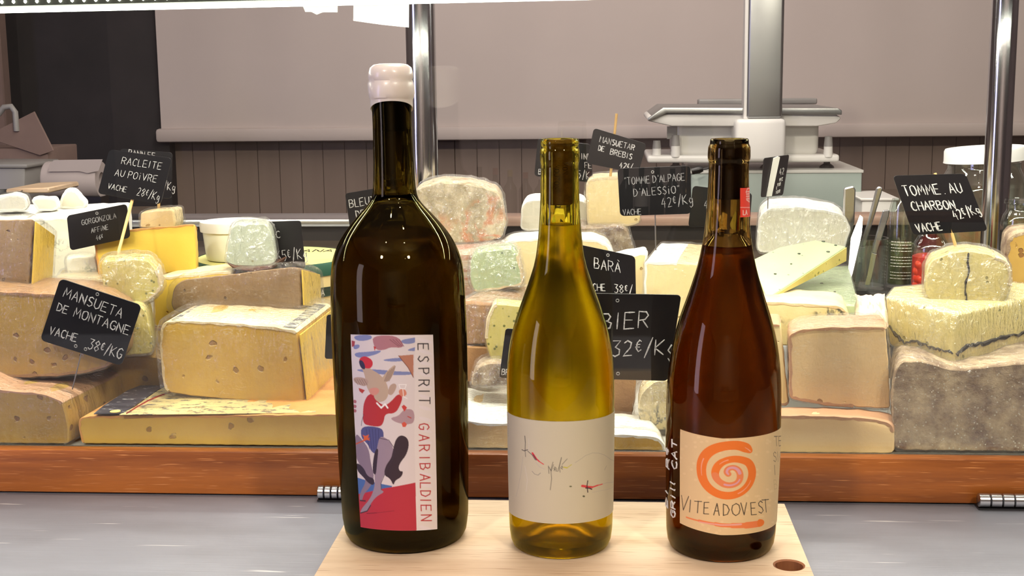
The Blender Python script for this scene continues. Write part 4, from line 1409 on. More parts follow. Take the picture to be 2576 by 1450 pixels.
V = [wmap(u, zc_+v, 0) for u, v in dense]+[wmap(u, zc_+v, .0004) for u, v in dense]+[wmap(0.006, zc_, .0005)]
nd = len(dense)
F_ = [[i, (i+1) % nd, nd+(i+1) % nd, nd+i] for i in range(nd)]+[[nd+i, nd+(i+1) % nd, 2*nd] for i in range(nd)]
mesh('badge', V, F_, mat('dark_green_print', (34, 52, 40), rough=.5), tQ)
v, f = ribbons_vf(text_strokes('CASTA', .004, zc_, .0068, 0, gap=1, jit=.05, wid=1.0), .0014, lambda u, v, l: wmap(u, v, .0008+l))
mesh('badge_print', v, f, M['paper_white'], tQ)

# plastic tub on the wheel
tb_y = 1.475
tc = at(588, 640, tb_y)
s_ = zc(tc)/FPX
zt0 = zt_
zt1 = at(588, 556, tb_y).z
tT = thing('plastic_tub', 'small clear plastic tub of white fresh cheese with a white lid', 'tub', (tc.x, tb_y, zt0))
v, f = lathe_vf([(0, zt0+.0008), (.0295, zt0+.0008), (.031, zt0+.004), (.034, zt1-.012), (.034, zt1-.011), (.0325, zt1-.012), (.0295, zt0+.005), (0, zt0+.002)], (tc.x, tb_y, 0), 56, closed=False)
mesh('cup', v, f, mat('milky_plastic', (226, 226, 214), rough=.25), tT)
v, f = lathe_vf([(0, zt1-.001), (.0345, zt1-.001), (.0365, zt1), (.0372, zt1-.004), (.0365, zt1-.011), (.0342, zt1-.011), (.0342, zt1-.003), (0, zt1-.0035)], (tc.x, tb_y, 0), 56, closed=False)
mesh('lid', v, f, M['white_plastic'], tT)

# ---- behind and right of the magnum
cheese('cheese_block', 'large mouldy rind cheese in cling film, topmost right of the magnum', [(1045, 474), (1103, 460), (1184, 464), (1224, 473), (1254, 487), (1266, 510), (1274, 567), (1264, 598), (1235, 609), (1164, 615), (1045, 610)], 1.50, 'r', 'mould_orange', None, None, 'film_heavy', depth=.10, corner=.008, jit=.0012)
cheese('cheese_block', 'cheese block with red and white ribbed rind under the large mouldy one', [(1090, 642), (1180, 638), (1262, 632), (1270, 930), (1090, 930)], 1.405, 'r', 'striped', None, (2, 1285, 606), 'film_heavy', corner=.003)
cheese('cheese_wedge', 'whitish green speckled wedge in crinkled film between magnum and middle bottle', [(1184, 652), (1202, 634), (1284, 624), (1302, 640), (1314, 684), (1317, 717), (1264, 727), (1193, 736), (1183, 700)], 1.335, 'cccrrrrcc', 'greenish', 'pale', None, 'film_heavy', depth=.05, corner=.005, filmgap=.0025)
cheese('half_round_cheese', 'pale yellow half wheel standing behind the middle bottle', [(1250, 900), (1250, 628), (1275, 608), (1340, 601), (1500, 604), (1528, 616), (1543, 640), (1545, 900)], 1.455, 'rrrrrrrc', 'pale', 'white', None, 'film_soft', depth=.07, corner=.008)
cheese('half_round_cheese', 'low brown rind cheese with wrapped pale top, left of the middle bottle', [(1140, 764), (1180, 762), (1262, 768), (1262, 862), (1140, 870)], 1.265, 'r', 'brown', None, (2, 1345, 722), 'film_heavy', corner=.005)
cheese('cheese_wedge', 'herb flecked wedge in cling film close to the left side of the middle bottle', [(1244, 764), (1330, 772), (1350, 910), (1237, 911), (1222, 855), (1226, 805)], 1.232, 'ccccrr', 'herb', 'pale', None, 'film_soft', depth=.03, corner=.004)
cheese('cheese_block', 'small dark brown rind block under the low wrapped cheese beside the magnum', [(1130, 868), (1233, 874), (1232, 962), (1130, 962)], 1.262, 'r', 'brown', None, None, None, depth=.05, corner=.004)
cheese('cheese_piece', 'small mouldy rounded cheese in film left of the middle bottle', [(1184, 972), (1189, 945), (1203, 924), (1228, 911), (1300, 915), (1340, 972)], 1.215, 'r', 'mould', None, None, 'film_heavy', depth=.035, corner=.006)
cheese('cheese_block', 'pale block with white top on the case floor between magnum and middle bottle', [(1110, 1050), (1177, 1057), (1205, 1066), (1425, 1067), (1425, 1142), (1110, 1142)], 1.15, 'rrrccr', 'pinkish', 'white', (2, 1225, 968), 'film_soft', corner=.003)
cheese('cheese_block', 'bright white fresh cheese behind the neck of the middle bottle', [(1310, 577), (1312, 525), (1322, 508), (1357, 502), (1450, 502), (1478, 510), (1478, 568), (1400, 580), (1330, 581)], 1.66, 'r', 'white', 'white', None, None, depth=.10, corner=.008)
cheese('half_round_cheese', 'pale yellow upright sheep cheese with a stick tag stuck in it', [(1474, 470), (1484, 451), (1554, 446), (1596, 450), (1606, 500), (1612, 560), (1584, 568), (1477, 568)], 1.60, 'rrrccrrr', 'pale', 'pale', None, 'film_soft', depth=.08, corner=.006)
cheese('cheese_block', 'grey mouldy cheese block in film under the pale yellow upright cheese', [(1430, 575), (1480, 572), (1565, 570), (1581, 585), (1600, 650), (1430, 652)], 1.575, 'r', 'mould', None, None, 'film_heavy', depth=.10, corner=.004)
cheese('half_round_cheese', 'creamy yellow cheese with soft white wrapped top between the middle and amber bottles', [(1622, 660), (1700, 661), (1800, 668), (1800, 920), (1616, 920)], 1.385, 'rcccr', 'pale', 'white', (0, 1660, 612), 'film_soft', corner=.003)
cheese('cheese_block', 'thin pale cheese edge left of the creamy yellow cheese', [(1540, 652), (1600, 640), (1628, 637), (1622, 900), (1540, 900)], 1.455, 'r', 'pale', 'white', None, None, depth=.05, corner=.004)
cheese('half_round_cheese', 'brown leathery rind cheese right of the middle bottle, below the large price tag', [(1490, 890), (1599, 890), (1602, 1000), (1590, 1056), (1490, 1056)], 1.235, 'r', 'brown', None, None, None, depth=.06, corner=.008)
cheese('cheese_wedge', 'green tinged marbled wedge in loose film left of the amber bottle', [(1604, 1025), (1612, 990), (1645, 958), (1735, 952), (1735, 1104), (1612, 1100)], 1.205, 'c', 'blue', None, None, 'film_heavy', depth=.05, corner=.006, filmgap=.004)
cheese('cheese_wedge', 'low wedge with white rind top tapering to the right, between middle and amber bottles', [(1430, 1090), (1597, 1094), (1651, 1101), (1671, 1121), (1671, 1141), (1430, 1141)], 1.15, 'rrrrcc', 'gold', 'white', (1, 1575, 1040), 'film_soft', corner=.003)

# ---- right group
cheese('half_round_cheese', 'bright white soft cheese in film right of the amber bottle neck', [(1905, 634), (1909, 570), (1913, 541), (1938, 525), (2016, 522), (2100, 534), (2128, 548), (2140, 575), (2118, 640)], 1.51, 'r', 'white', 'white', None, 'film_heavy', depth=.12, corner=.007)
def slab(kind, label, top, th, paste, film=None, rim=None, pepper=()):
    pts = [at(x, y, Y) for x, y, Y in top]
    pn = (pts[3]-pts[0]).cross(pts[4]-pts[0])
    pts = [EYE+ray(x, y)*((pts[0]-EYE).dot(pn)/ray(x, y).dot(pn)) for x, y, Y in top]
    base = Vector((sum(p.x for p in pts)/len(pts), sum(p.y for p in pts)/len(pts), min(p.z for p in pts)-(min(th) if isinstance(th, (list, tuple)) else th)))
    t = thing(kind, label, 'cheese', base)
    ths = th if isinstance(th, (list, tuple)) else [th]*len(pts)
    V, F_ = prism_vf(pts, (0, 0, -1))
    V = pts+[p-Vector((0, 0, h_)) for p, h_ in zip(pts, ths)]
    v, f = bevelled((V, F_), .0012, 2)
    mesh('paste', v, f, P[paste], t)
    if rim:
        a, b = pts[rim[0]], pts[rim[1]]
        nr = (b-a).cross(Vector((0, 0, 1))).normalized()
        if nr.y > 0:
            nr = -nr
        v, f = prism_vf([a+nr*.0002-Vector((0, 0, .0012)), b+nr*.0002-Vector((0, 0, .0012)), b+nr*.0002-Vector((0, 0, ths[rim[1]]-.0012)), a+nr*.0002-Vector((0, 0, ths[rim[0]]-.0012))], nr*.0008)
        mesh('cut_edge', v, f, P['herb'], t, smooth=False)
    if len(pts) >= 3:
        pn = (pts[1]-pts[0]).cross(pts[2]-pts[0]).normalized()
        if pn.z < 0:
            pn = -pn
        for (x, y, r) in pepper:
            d = ray(x, y)
            p = EYE+d*((pts[0]-EYE).dot(pn)/d.dot(pn))
            v, f = lathe_vf([(0, -.002), (r, -.002), (r, .0004), (r*.8, .0009), (0, .001)], tuple(p), 12, closed=False)
            mesh('peppercorn', v, f, M['pepper'], t)
    if film:
        c = sum(pts, Vector())/len(pts)
        q = [c+(p-c)*1.03+Vector((0, 0, .0014)) for p in pts]
        v, f = bevelled(prism_vf(q, (0, 0, -th-.002)), .003, 2)
        mesh('cling_film', v, f, M[film], t)
    return t
slab('cheese_wedge', 'flat pale green slab in film under the leaning green-white wedge', [(1840, 690, 1.43), (2134, 668, 1.43), (2156, 752, 1.31), (2150, 770, 1.29), (1840, 772, 1.27)], .022, 'greenish', 'film_soft', pepper=((1926, 716, .0014), (2067, 714, .0018), (2056, 752, .002), (1985, 742, .0014), (2100, 735, .0012)))
slab('cheese_wedge', 'pale green wedge with peppercorns leaning toward the viewer, yellowish cut edge', [(1890, 655, 1.36), (1960, 622, 1.40), (2052, 604, 1.43), (2128, 620, 1.41), (1930, 752, 1.27)], (.006, .010, .016, .017, .003), 'greenish', None, rim=(3, 4), pepper=((2071, 608, .002), (2102, 618, .0015), (2083, 634, .002), (2010, 639, .0016), (1950, 690, .0014), (1990, 665, .0011)))
cheese('cheese_wedge', 'cream coloured blue veined wedge above the large rosy block', [(1870, 758), (1923, 760), (2017, 765), (2112, 771), (2128, 780), (2143, 820), (2150, 870), (1870, 870)], 1.245, 'rrrrrccc', 'blue', 'pale', None, None, depth=.08, corner=.003)
cheese('cheese_block', 'large upright rosy tan cheese block right of the amber bottle', [(1985, 842), (2017, 830), (2083, 825), (2227, 824), (2234, 914), (2239, 1029), (2150, 1025), (2083, 1020), (2010, 1009), (1987, 1000)], 1.175, 'rrrcccrrrr', 'pinkish', 'pink', None, 'film_soft', depth=.06, corner=.004)
cheese('cheese_block', 'narrow pale cheese slice between the amber bottle and the large rosy block', [(1890, 812), (1963, 816), (1984, 1012), (1980, 1021), (1890, 1025)], 1.185, 'rcrrr', 'pale', 'pink', None, None, depth=.05, corner=.003)
cheese('half_round_cheese', 'low tan half wheel on the case floor below the large rosy block', [(1890, 1048), (2050, 1048), (2150, 1052), (2215, 1058), (2238, 1066), (2247, 1085), (2246, 1142), (1890, 1142)], 1.15, 'rrrrrccc', 'pinkish', 'pink', (2, 2160, 1032), None, corner=.004)
cheese('half_round_cheese', 'big grey-brown mouldy rind cheese in film at the lower right corner', [(2246, 1142), (2243, 1010), (2247, 950), (2262, 908), (2310, 905), (2400, 930), (2500, 920), (2700, 900), (2700, 1142)], 1.155, 'r', 'mould', None, None, 'film_soft', depth=.11, corner=.010, jit=.0012, filmgap=.002)
# ash line cheese, corner towards the viewer
tA = thing('cheese_wedge', 'big ash-lined wedge in film, corner pointing forward, on the mouldy cheese', 'cheese', at(2400, 940, 1.24))
TP = [at(2407, 789, 1.185), at(2228, 745, 1.235), at(2246, 722, 1.29), at(2470, 700, 1.34), at(2680, 725, 1.28)]
BP = [at(2397, 945, 1.185), at(2238, 868, 1.235), at(2256, 840, 1.29), at(2470, 800, 1.34), at(2680, 850, 1.28)]
V = TP+BP
F_ = [[0, 1, 2, 3, 4], [9, 8, 7, 6, 5]]+[[i, (i+1) % 5, 5+(i+1) % 5, 5+i] for i in range(5)]
v, f = bevelled((V, F_), .003, 3)
mesh('paste', v, f, P['morbier'], tA)
def ash(pts, r=.0011):
    out = []
    for a, b in zip(pts, pts[1:]):
        for k in range(5):
            t_ = k/5
            p = a.lerp(b, t_)
            out.append(p+Vector((0, 0, RND.uniform(-.0014, .0014))))
    out.append(pts[-1])
    return tube_vf(out, [r*RND.uniform(.5, 1.7) for _ in out], 6)
def face_pt(i, j, u, w, out):
    a, b, c_, d = TP[i], TP[j], BP[i], BP[j]
    p = a.lerp(b, u).lerp(c_.lerp(d, u), w)
    nrm = (b-a).cross(c_-a).normalized()
    if nrm.y > 0:
        nrm = -nrm
    return p+nrm*out
pts = [face_pt(1, 0, u, w, .0002) for u, w in ((.02, .62), (.1, .72), (.25, .82), (.38, .72), (.55, .68), (.7, .70), (.85, .66), (.98, .66))]
v, f = ash(pts)
mesh('ash_line', v, f, M['dark'], tA)
pts = [face_pt(0, 4, u, w, .0002) for u, w in ((.02, .66), (.1, .60), (.16, .58), (.26, .62), (.4, .62), (.6, .66), (.9, .66))]
v, f = ash(pts, .0014)
mesh('ash_line', v, f, M['dark'], tA)
c_ = sum(TP+BP, Vector())/10
v, f = bevelled(([c_+(p-c_)*1.035 for p in V], F_), .005, 3)
mesh('cling_film', v, f, M['film_heavy'], tA)
tP, pP, _ = cheese('cheese_wedge', 'small rounded wedge with a thin ash line down its middle, topmost at right', [(2332, 675), (2345, 655), (2384, 637), (2437, 630), (2500, 641), (2540, 665), (2545, 713), (2517, 782), (2427, 768), (2331, 755), (2329, 713)], 1.23, 'ccccrrcccc'+'c', 'morbier', 'pale', None, 'film_heavy', depth=.05, corner=.006)
v, f = ash([at(x, y, 1.2295) for x, y in ((2437, 634), (2434, 660), (2438, 685), (2430, 708), (2428, 735), (2432, 752), (2430, 767))], .0008)
mesh('ash_line', v, f, M['dark'], tP)
cheese('half_round_cheese', 'dark rind cheese with pale rim at the right edge behind the post', [(2528, 790), (2528, 640), (2534, 605), (2550, 586), (2680, 578), (2680, 790)], 1.42, 'r', 'tan', 'mould', None, None, depth=.08, corner=.008, rt=.004)
# crumpled tissue
V, F_ = [], []
na, nb_ = 14, 12
q = [at(2150, 742, 1.34), at(2225, 745, 1.34), at(2236, 825, 1.27), at(2150, 822, 1.27)]
for j in range(nb_):
    for i in range(na):
        u, w = i/(na-1), j/(nb_-1)
        p = q[0].lerp(q[1], u).lerp(q[3].lerp(q[2], u), w)
        V.append(p+Vector((0, RND.uniform(-.001, .001), RND.uniform(-.0022, .0022))))
for j in range(nb_-1):
    for i in range(na-1):
        a = j*na+i
        F_.append([a, a+1, a+na+1, a+na])
to = mesh('tissue_paper', V, F_, mat('peach_tissue', (246, 222, 196), (240, 210, 180), scale=40, rough=.9), smooth=False, loc=tuple(q[2]))
sm = to.modifiers.new('thickness', 'SOLIDIFY')
sm.thickness = .0008
tag_it(to, 'crumpled peach tissue paper between the rosy block and the ash-lined wedge', 'paper')

# ------------------------------------------------------------------ slate price tags
def price_tag(label, q, Y, lines, stick=None, holes=(), chalk='chalk', w=.0009, extra=None, grp=None, cr=.06):
    """q: corners TL, TR, BR, BL; lines: (text, u, v, height, rot, wid) in fractions of the tag"""
    Ys = Y if isinstance(Y, tuple) else (Y,)*4
    C_ = [at(x, y, yy) for (x, y), yy in zip(q, Ys)]
    W = ((C_[1]-C_[0]).length+(C_[2]-C_[3]).length)/2
    H = ((C_[3]-C_[0]).length+(C_[2]-C_[1]).length)/2
    nrm = (C_[1]-C_[0]).cross(C_[3]-C_[0]).normalized()
    if nrm.y > 0:
        nrm = -nrm
    def mp(u, v, l=0.0):                # u, v in metres, v down
        uu, vv = u/W, v/H
        return C_[0].lerp(C_[1], uu).lerp(C_[3].lerp(C_[2], uu), vv)+nrm*l
    base = (C_[2]+C_[3])/2
    t = thing('price_tag', label, 'price tag', base, grp)
    r = cr*W
    out = []
    for cx, cy, a in ((r, r, 180), (W-r, r, 270), (W-r, H-r, 0), (r, H-r, 90)):
        for k in range(6):
            an = math.radians(a+k*18)
            out.append((cx+r*math.cos(an), cy+r*math.sin(an)))
    front = [mp(u, v, .0005) for u, v in out]
    v, f = prism_vf(front, -nrm*.001)
    v, f = bevelled((v, f), .00018, 1)
    mesh('slate_plate', v, f, M['tag'], t, smooth=False)
    st = []
    for i, L in enumerate(lines):
        txt, u, vv, h, rot = L[:5]
        wid = L[5] if len(L) > 5 else 1
        for s_ in text_strokes(txt, u*W, -vv*H, h*H, rot, wid=wid, seed=i*7+len(txt), jit=.14):
            st.append([(u*W+(p[0]-u*W)*.9, -p[1]) for p in s_])
    if st:
        v, f = ribbons_vf(st, w*1.05, lambda a, b, l: mp(a, b, .00055+l))
        mesh('chalk_writing', v, f, M[chalk], t)
    for hu, hv in holes:
        c0 = mp(hu*W, hv*H, .0005)
        ring_ = []
        e1 = (C_[1]-C_[0]).normalized()
        e2 = nrm.cross(e1)
        V, F_ = [], []
        for k in range(16):
            a = 2*math.pi*k/16
            d = e1*math.cos(a)+e2*math.sin(a)
            V += [c0+d*.0017, c0+d*.0015+nrm*.0004, c0+d*.001+nrm*.0003, c0+d*.0009]
        for k in range(16):
            for m_ in range(3):
                a, b = k*4, ((k+1) % 16)*4
                F_.append([a+m_, b+m_, b+m_+1, a+m_+1])
        mesh('eyelet', V, F_, M['grey_plastic'], t)
    if stick:
        (x0, y0), (x1, y1), r_, m_, yo = stick
        yb = yo[1] if isinstance(yo, tuple) else yo
        ya = yo[0] if isinstance(yo, tuple) else yo
        v, f = tube_vf([at(x0, y0, ya), at((x0+x1)/2, (y0+y1)/2, (ya+yb)/2), at(x1, y1, yb)], r_, 8)
        mesh('stick' if m_ == 'stick_wood' else 'steel_pin', v, f, M[m_], t)
    if extra:
        extra(t, mp, W, H, nrm)
    return t

price_tag('tilted black tag in front lettered in chalk with the mountain cheese and 38 euro', [(152, 700), (357, 768), (306, 921), (101, 856)], 1.168,
          [('MANSUETA', .46, .20, .15, -2, 1.0), ('DE', .14, .43, .12, -2, 1.0), ('MONTAGNE', .62, .43, .14, -1, 1.0), ('VACHE', .24, .80, .125, 1, .9), ('38e/KG', .76, .82, .16, 0, .8)],
          stick=((207, 880), (182, 980), .0006, 'wire', 1.172), holes=((.47, .055), (.42, .92), (.54, .92)), w=.0011)
price_tag('black tag on a wooden stick reading raclette with pepper, 28 euro, upper left', [(275, 376), (433, 398), (404, 515), (246, 487)], 1.335,
          [('RACLEITE', .56, .20, .15, 0, 1.0), ('AU POiVRE', .52, .48, .15, 0, .98), ('VACHE', .28, .80, .12, -2, .9), ('28e/Kg', .78, .82, .17, -4, .72)],
          stick=((333, 503), (292, 658), .0017, 'stick_wood', (1.3385, 1.285)), w=.0006)
price_tag('black tag mostly hidden behind the raclette tag, only its rim showing', [(303, 374), (434, 384), (432, 500), (299, 494)], 1.47,
          [('PANN EE', .42, .08, .12, -3, 1.0), ('34e/Kg', .84, .72, .18, -4, .7)], stick=((400, 470), (399, 532), .0017, 'stick_wood', 1.473), w=.0009)
price_tag('dark tag leaning left with the words gorgonzola affine', [(168, 543), (319, 513), (328, 598), (177, 631)], 1.365,
          [('GORGONZOLA', .52, .28, .15, 0, .92), ('AFFiNE', .52, .56, .14, 1, .9), ('46e', .50, .80, .14, 2, .8)], holes=((.5, .1),), w=.0008, chalk='chalk_dim')
price_tag('black upright tag with 65 euro, right of the goat cheese', [(634, 560), (757, 555), (769, 676), (646, 682)], 1.372,
          [('VACHE', .22, .2, .1, 0, .8), ('BRUSC', .30, .28, .14, 3, 1.0), ('65e/Kg', .74, .70, .22, 3, .72)], holes=((.43, .07),), w=.0009)
price_tag('black tag lettered bleu de, half hidden by the magnum shoulder', [(868, 487), (992, 466), (1004, 556), (881, 578)], 1.50,
          [('BLEU', .26, .30, .22, 0, .9), ('DE', .25, .62, .2, 0, .9), ('TERMIGNON', .75, .30, .18, 0, .6)], w=.0012, stick=((940, 570), (945, 640), .0016, 'stick_wood', 1.503))
price_tag('black tag edge peeking out left of the magnum bottle body', [(822, 792), (930, 790), (926, 905), (817, 903)], 1.235, [('42e/Kg', .7, .8, .16, 0, .8)], stick=((870, 880), (868, 960), .0006, 'wire', 1.238))
price_tag('grey slate tag on a long wooden stick reading de brebis, 42 euro', [(1494, 322), (1626, 362), (1606, 437), (1475, 411)], 1.605,
          [('MANSUETAR', .48, .24, .17, 1, .9), ('DE', .22, .50, .15, 0, .9), ('BREBIS', .60, .52, .17, 0, .95), ('42e/', .74, .84, .17, 4, .9)],
          stick=((1551, 286), (1534, 460), .0016, 'stick_wood', 1.608), w=.0013)
price_tag('black tag behind the bottle lip of the middle bottle, left of the brebis tag', [(1353, 348), (1486, 363), (1492, 460), (1344, 443)], 1.64,
          [('CHEVRE', .28, .14, .15, 0, .9), ('BASQU', .45, .34, .14, 0, .9), ('INE', .90, .34, .16, 0, .9), ('FE', .93, .56, .15, 0, .9), ('B', .09, .87, .14, 0, .9), ('5/Kg', .88, .82, .2, 0, .8)], w=.0011)
price_tag('large glossy black tag reading tomme d alpage, 42 euro, on a steel pin', [(1553, 424), (1737, 417), (1739, 538), (1560, 544)], 1.405,
          [('"TOMME D\'ALPAGE', .50, .25, .15, 2, .78), ("D'ALESSiO\"", .52, .50, .16, 2, .9), ('42e/Kg', .80, .72, .20, 6, .8), ('VACHE', .17, .92, .12, 0, .85)],
          stick=((1648, 535), (1650, 630), .0007, 'wire', 1.408), holes=((.48, .1),), w=.0009, chalk='chalk_dim')
price_tag('small dark tag further back between the alpine cheese tag and the amber bottle', [(1743, 467), (1892, 486), (1886, 566), (1731, 572)], 1.70, [('42e/', .35, .42, .2, 4, .8)], chalk='chalk_dim')
price_tag('black tag lettered bara, 38 euro, just right of the middle bottle', [(1412, 606), (1598, 645), (1600, 748), (1414, 742)], 1.315,
          [('BARA`', .62, .33, .22, -2, .85), ('VACHE', .44, .82, .15, 2, .8), ('38e/', .83, .82, .19, 0, .8)], holes=((.63, .1),), w=.0010)
price_tag('largest glossy black tag, lettered bier, 32 euro, low between the right two bottles', [(1398, 736), (1714, 742), (1680, 959), (1378, 950)], 1.165,
          [('BIER', .58, .31, .19, 4, 1.05), ('32e/Kg', .76, .62, .18, 3, 1.0)], holes=((.5, .08), (.58, .93)), w=.0013, stick=((1540, 940), (1538, 1050), .0006, 'wire', 1.168), cr=.035)
price_tag('narrow visible strip of a black tag left of the middle bottle, letter B', [(1272, 826), (1420, 838), (1404, 965), (1256, 950)], 1.205,
          [('B', .06, .88, .12, 0, .9), ('REBIS', .26, .88, .12, 0, .9)], w=.0008, cr=.05)
def white_band(t, mp, W, H, nrm):
    pts = [mp(.34*W, .02*H, .0008), mp(.50*W, .0*H, .0008), mp(.66*W, .04*H, .0008), mp(.48*W, .98*H, .0008), mp(.20*W, 1.0*H, .0008)]
    v, f = prism_vf([mp(.36*W, .03*H, .0006), mp(.52*W, .0*H, .0006), mp(.60*W, .03*H, .0006), mp(.44*W, .99*H, .0006), mp(.22*W, .99*H, .0006)], nrm*.0012)
    mesh('white_clip', v, f, M['white_plastic'], t, smooth=False)
price_tag('small twisted black tag with a white clip above the soft white cheese', [(1921, 398), (1985, 389), (1969, 491), (1914, 497)], (1.50, 1.53, 1.53, 1.50),
          [('42', .78, .40, .16, 8, .8), ('PEC', .80, .60, .08, 8, .8), ('FOR', .74, .72, .08, 8, .8), ('E', .66, .80, .07, 8, .8), ('NOIR', .74, .90, .08, 8, .8)],
          stick=((1932, 494), (1931, 545), .0006, 'wire', 1.515), extra=white_band, w=.0008)
price_tag('slanted black tag on a wooden stick reading tomme au charbon, 42 euro, at right', [(2245, 442), (2429, 437), (2485, 581), (2297, 592)], 1.262,
          [('TOMME. AU', .47, .25, .17, 1, .84), ('CHARBON', .40, .52, .15, 0, .84), ('42e/Kg', .80, .66, .16, 12, .66), ('VACHE', .24, .88, .14, 2, .74)],
          stick=((2352, 436), (2411, 645), .0015, 'stick_wood', (1.265, 1.262)), w=.0013)

# ------------------------------------------------------------------ jars, cutlery and container at the right
ZT = at(1900, 548, 2.5).z
for nm_, lab_, xa_, xb_ in (('prep_table', 'rear preparation table carrying the shop scale and white tray', at(1690, 500, 2.3).x, 1.4),
                            ('side_table', 'rear side table at left carrying the boxes and paper roll', -1.4, at(258, 500, 2.38).x)):
    rear = thing(nm_, lab_, 'table', ((xa_+xb_)/2, 2.6, FZ))
    yb_ = 3.1 if xa_ > -1 else 2.76
    v, f = box_vf(xa_, xb_, 2.2, yb_, ZT-.04, ZT)
    mesh('table_top', v, f, M['taupe'], rear, smooth=False)
    for sx in (xa_+.05, xb_-.05):
        for sy in (2.25, yb_-.05):
            v, f = box_vf(sx-.03, sx+.03, sy-.03, sy+.03, FZ, ZT-.04)
            mesh('leg', v, f, M['dark'], rear, smooth=False)
st_y0, st_y1 = 1.44, 1.92
zs = at(2240, 726, 1.52).z
sx0, sx1 = at(2128, 700, 1.6).x, 1.1
v, f = bevelled(box_vf(sx0+.005, sx1, 1.45, 1.90, SF, zs), .002, 1)
mesh('jar_platform', v, f, M['dark'], case)
def jar(kind, label, px, Y, ytop_lid, ybot_lid, lid_r, body, lid_m, content=None, base_z=None, cat='jar', lid_tilt=0):
    bz = zs+.0003 if base_z is None else base_z
    c0 = at(px, 600, Y)
    t = thing(kind, label, cat, (c0.x, Y, bz))
    prof = [(r*zc(at(px, y, Y))/FPX, at(px, y, Y).z) for y, r in body]
    prof = smooth_prof(prof, 2)
    prof = [p for p in prof if p[1] > bz+.006]
    R_ = prof[-1][0]
    outp = prof+[(R_, bz+.006), (R_*.93, bz), (0, bz)]
    inp = [(0, bz+.004)]+[(R_*.92, bz+.004)]+[(r-.0022, z) for r, z in reversed(prof)]
    V, F_ = lathe_vf(inp+outp, (c0.x, Y, 0), 64, closed=False)
    mesh('glass', V, F_, M['jar_glass'], t)
    if lid_m:
        z1, z0 = at(px, ytop_lid, Y).z, at(px, ybot_lid, Y).z
        lr = lid_r*zc(at(px, ytop_lid, Y))/FPX
        V, F_ = lathe_vf([(0, z1-.001), (lr*.88, z1-.001), (lr*.9, z1), (lr*.97, z1), (lr, z1-.003), (lr, z0+.002), (lr*1.01, z0), (lr*.97, z0), (lr*.95, z1-.004), (0, z1-.004)], (0, 0, 0), 64, closed=False)
        zm = (z0+z1)/2
        V = [Vector((c0.x+p.x, Y+p.y, p.z+p.x*lid_tilt)) for p in V]
        mesh('lid', V, F_, M[lid_m], t)
    return t, c0, prof, R_, bz
tj, c0, pr, R_, bz = jar('glass_jar', 'big clear glass jar with a white screw lid behind the right post', 2467, 1.76, 371, 405, 98, [(407, 88), (425, 88), (440, 96), (470, 108), (540, 112), (640, 112), (700, 112)], 'white_plastic', lid_tilt=.06)
V, F_ = lathe_vf([(0, bz+.005), (R_*.93, bz+.005), (R_*.95, bz+.02), (R_*.95, bz+.052), (R_*.8, bz+.056), (0, bz+.058)], (c0.x, 1.76, 0), 40)
mesh('contents', V, F_, mat('pickled_peppers', (196, 120, 84), (150, 140, 90), scale=50, rough=.4, bump=.4), tj)
tj, c0, pr, R_, bz = jar('glass_jar', 'tall narrow glass jar of green herbs with a white printed label, beside the knives', 2268, 1.53, 505, 515, 20, [(500, 26), (515, 30), (540, 34), (600, 36), (720, 36)], None)
zt = at(2268, 612, 1.53).z
V, F_ = lathe_vf([(0, bz+.005), (R_*.86, bz+.005), (R_*.86, zt), (0, zt)], (c0.x, 1.53, 0), 32)
mesh('contents', V, F_, mat('green_herbs', (96, 96, 40), (50, 48, 26), scale=90, rough=.4, bump=.6), tj)
def jmap(u, v, l):
    a = math.atan2(-1.53, -c0.x)+u/(R_+.0004)
    return Vector((c0.x+(R_+.0006+l)*math.cos(a), 1.53+(R_+.0006+l)*math.sin(a), v))
st = []
for k in range(13):
    z = at(2268, 605+k*7.6, 1.53).z
    if k in (4, 9):
        continue
    x = -.012
    while x < .012:
        L = RND.uniform(.0015, .004)
        st.append([(x, z), (x+L, z)])
        x += L+.0007
v, f = ribbons_vf(st, .0011, jmap)
mesh('printed_lines', v, f, M['paper_white'], tj)
tj, c0, pr, R_, bz = jar('glass_jar', 'glass jar of bright red cherry tomatoes behind the charcoal tomme tag', 2342, 1.47, 0, 0, 0, [(585, 30), (600, 34), (614, 44), (632, 47), (700, 47), (730, 47)], None)
ztom = at(2342, 640, 1.47).z
V, F_ = lathe_vf([(0, bz+.005), (R_*.92, bz+.005), (R_*.92, ztom-.002), (R_*.7, ztom), (0, ztom)], (c0.x, 1.47, 0), 32)
mesh('juice', V, F_, mat('tomato_juice', (196, 24, 14), (166, 18, 10), scale=30, rough=.3), tj)
rt_ = random.Random(5)
nn = 0
for k in range(14):
    a = rt_.uniform(0, 2*math.pi)
    a = math.atan2(-1.47, -c0.x)+rt_.uniform(-1.3, 1.3)
    z = bz+.008+(ztom-bz-.006)*((k % 5)+.5)/5
    r = .0062
    rr2 = R_*.90-r+.0022
    V, F_ = lathe_vf([(r*math.sin(math.pi*q/8), -r*math.cos(math.pi*q/8)) for q in range(9)], (c0.x+rr2*math.cos(a), 1.47+rr2*math.sin(a), z), 14, closed=False)
    mesh('tomato', V, F_, mat('tomato_skin', (226, 60, 30), (206, 34, 20), scale=60, rough=.15) if k == 0 else bpy.data.materials['tomato_skin'], tj)
tj, c0, pr, R_, bz = jar('glass_jar', 'small clear swing lid glass jar at the far right edge', 2560, 1.50, 500, 512, 36, [(514, 30), (530, 30), (545, 42), (600, 44), (720, 44)], 'jar_glass')
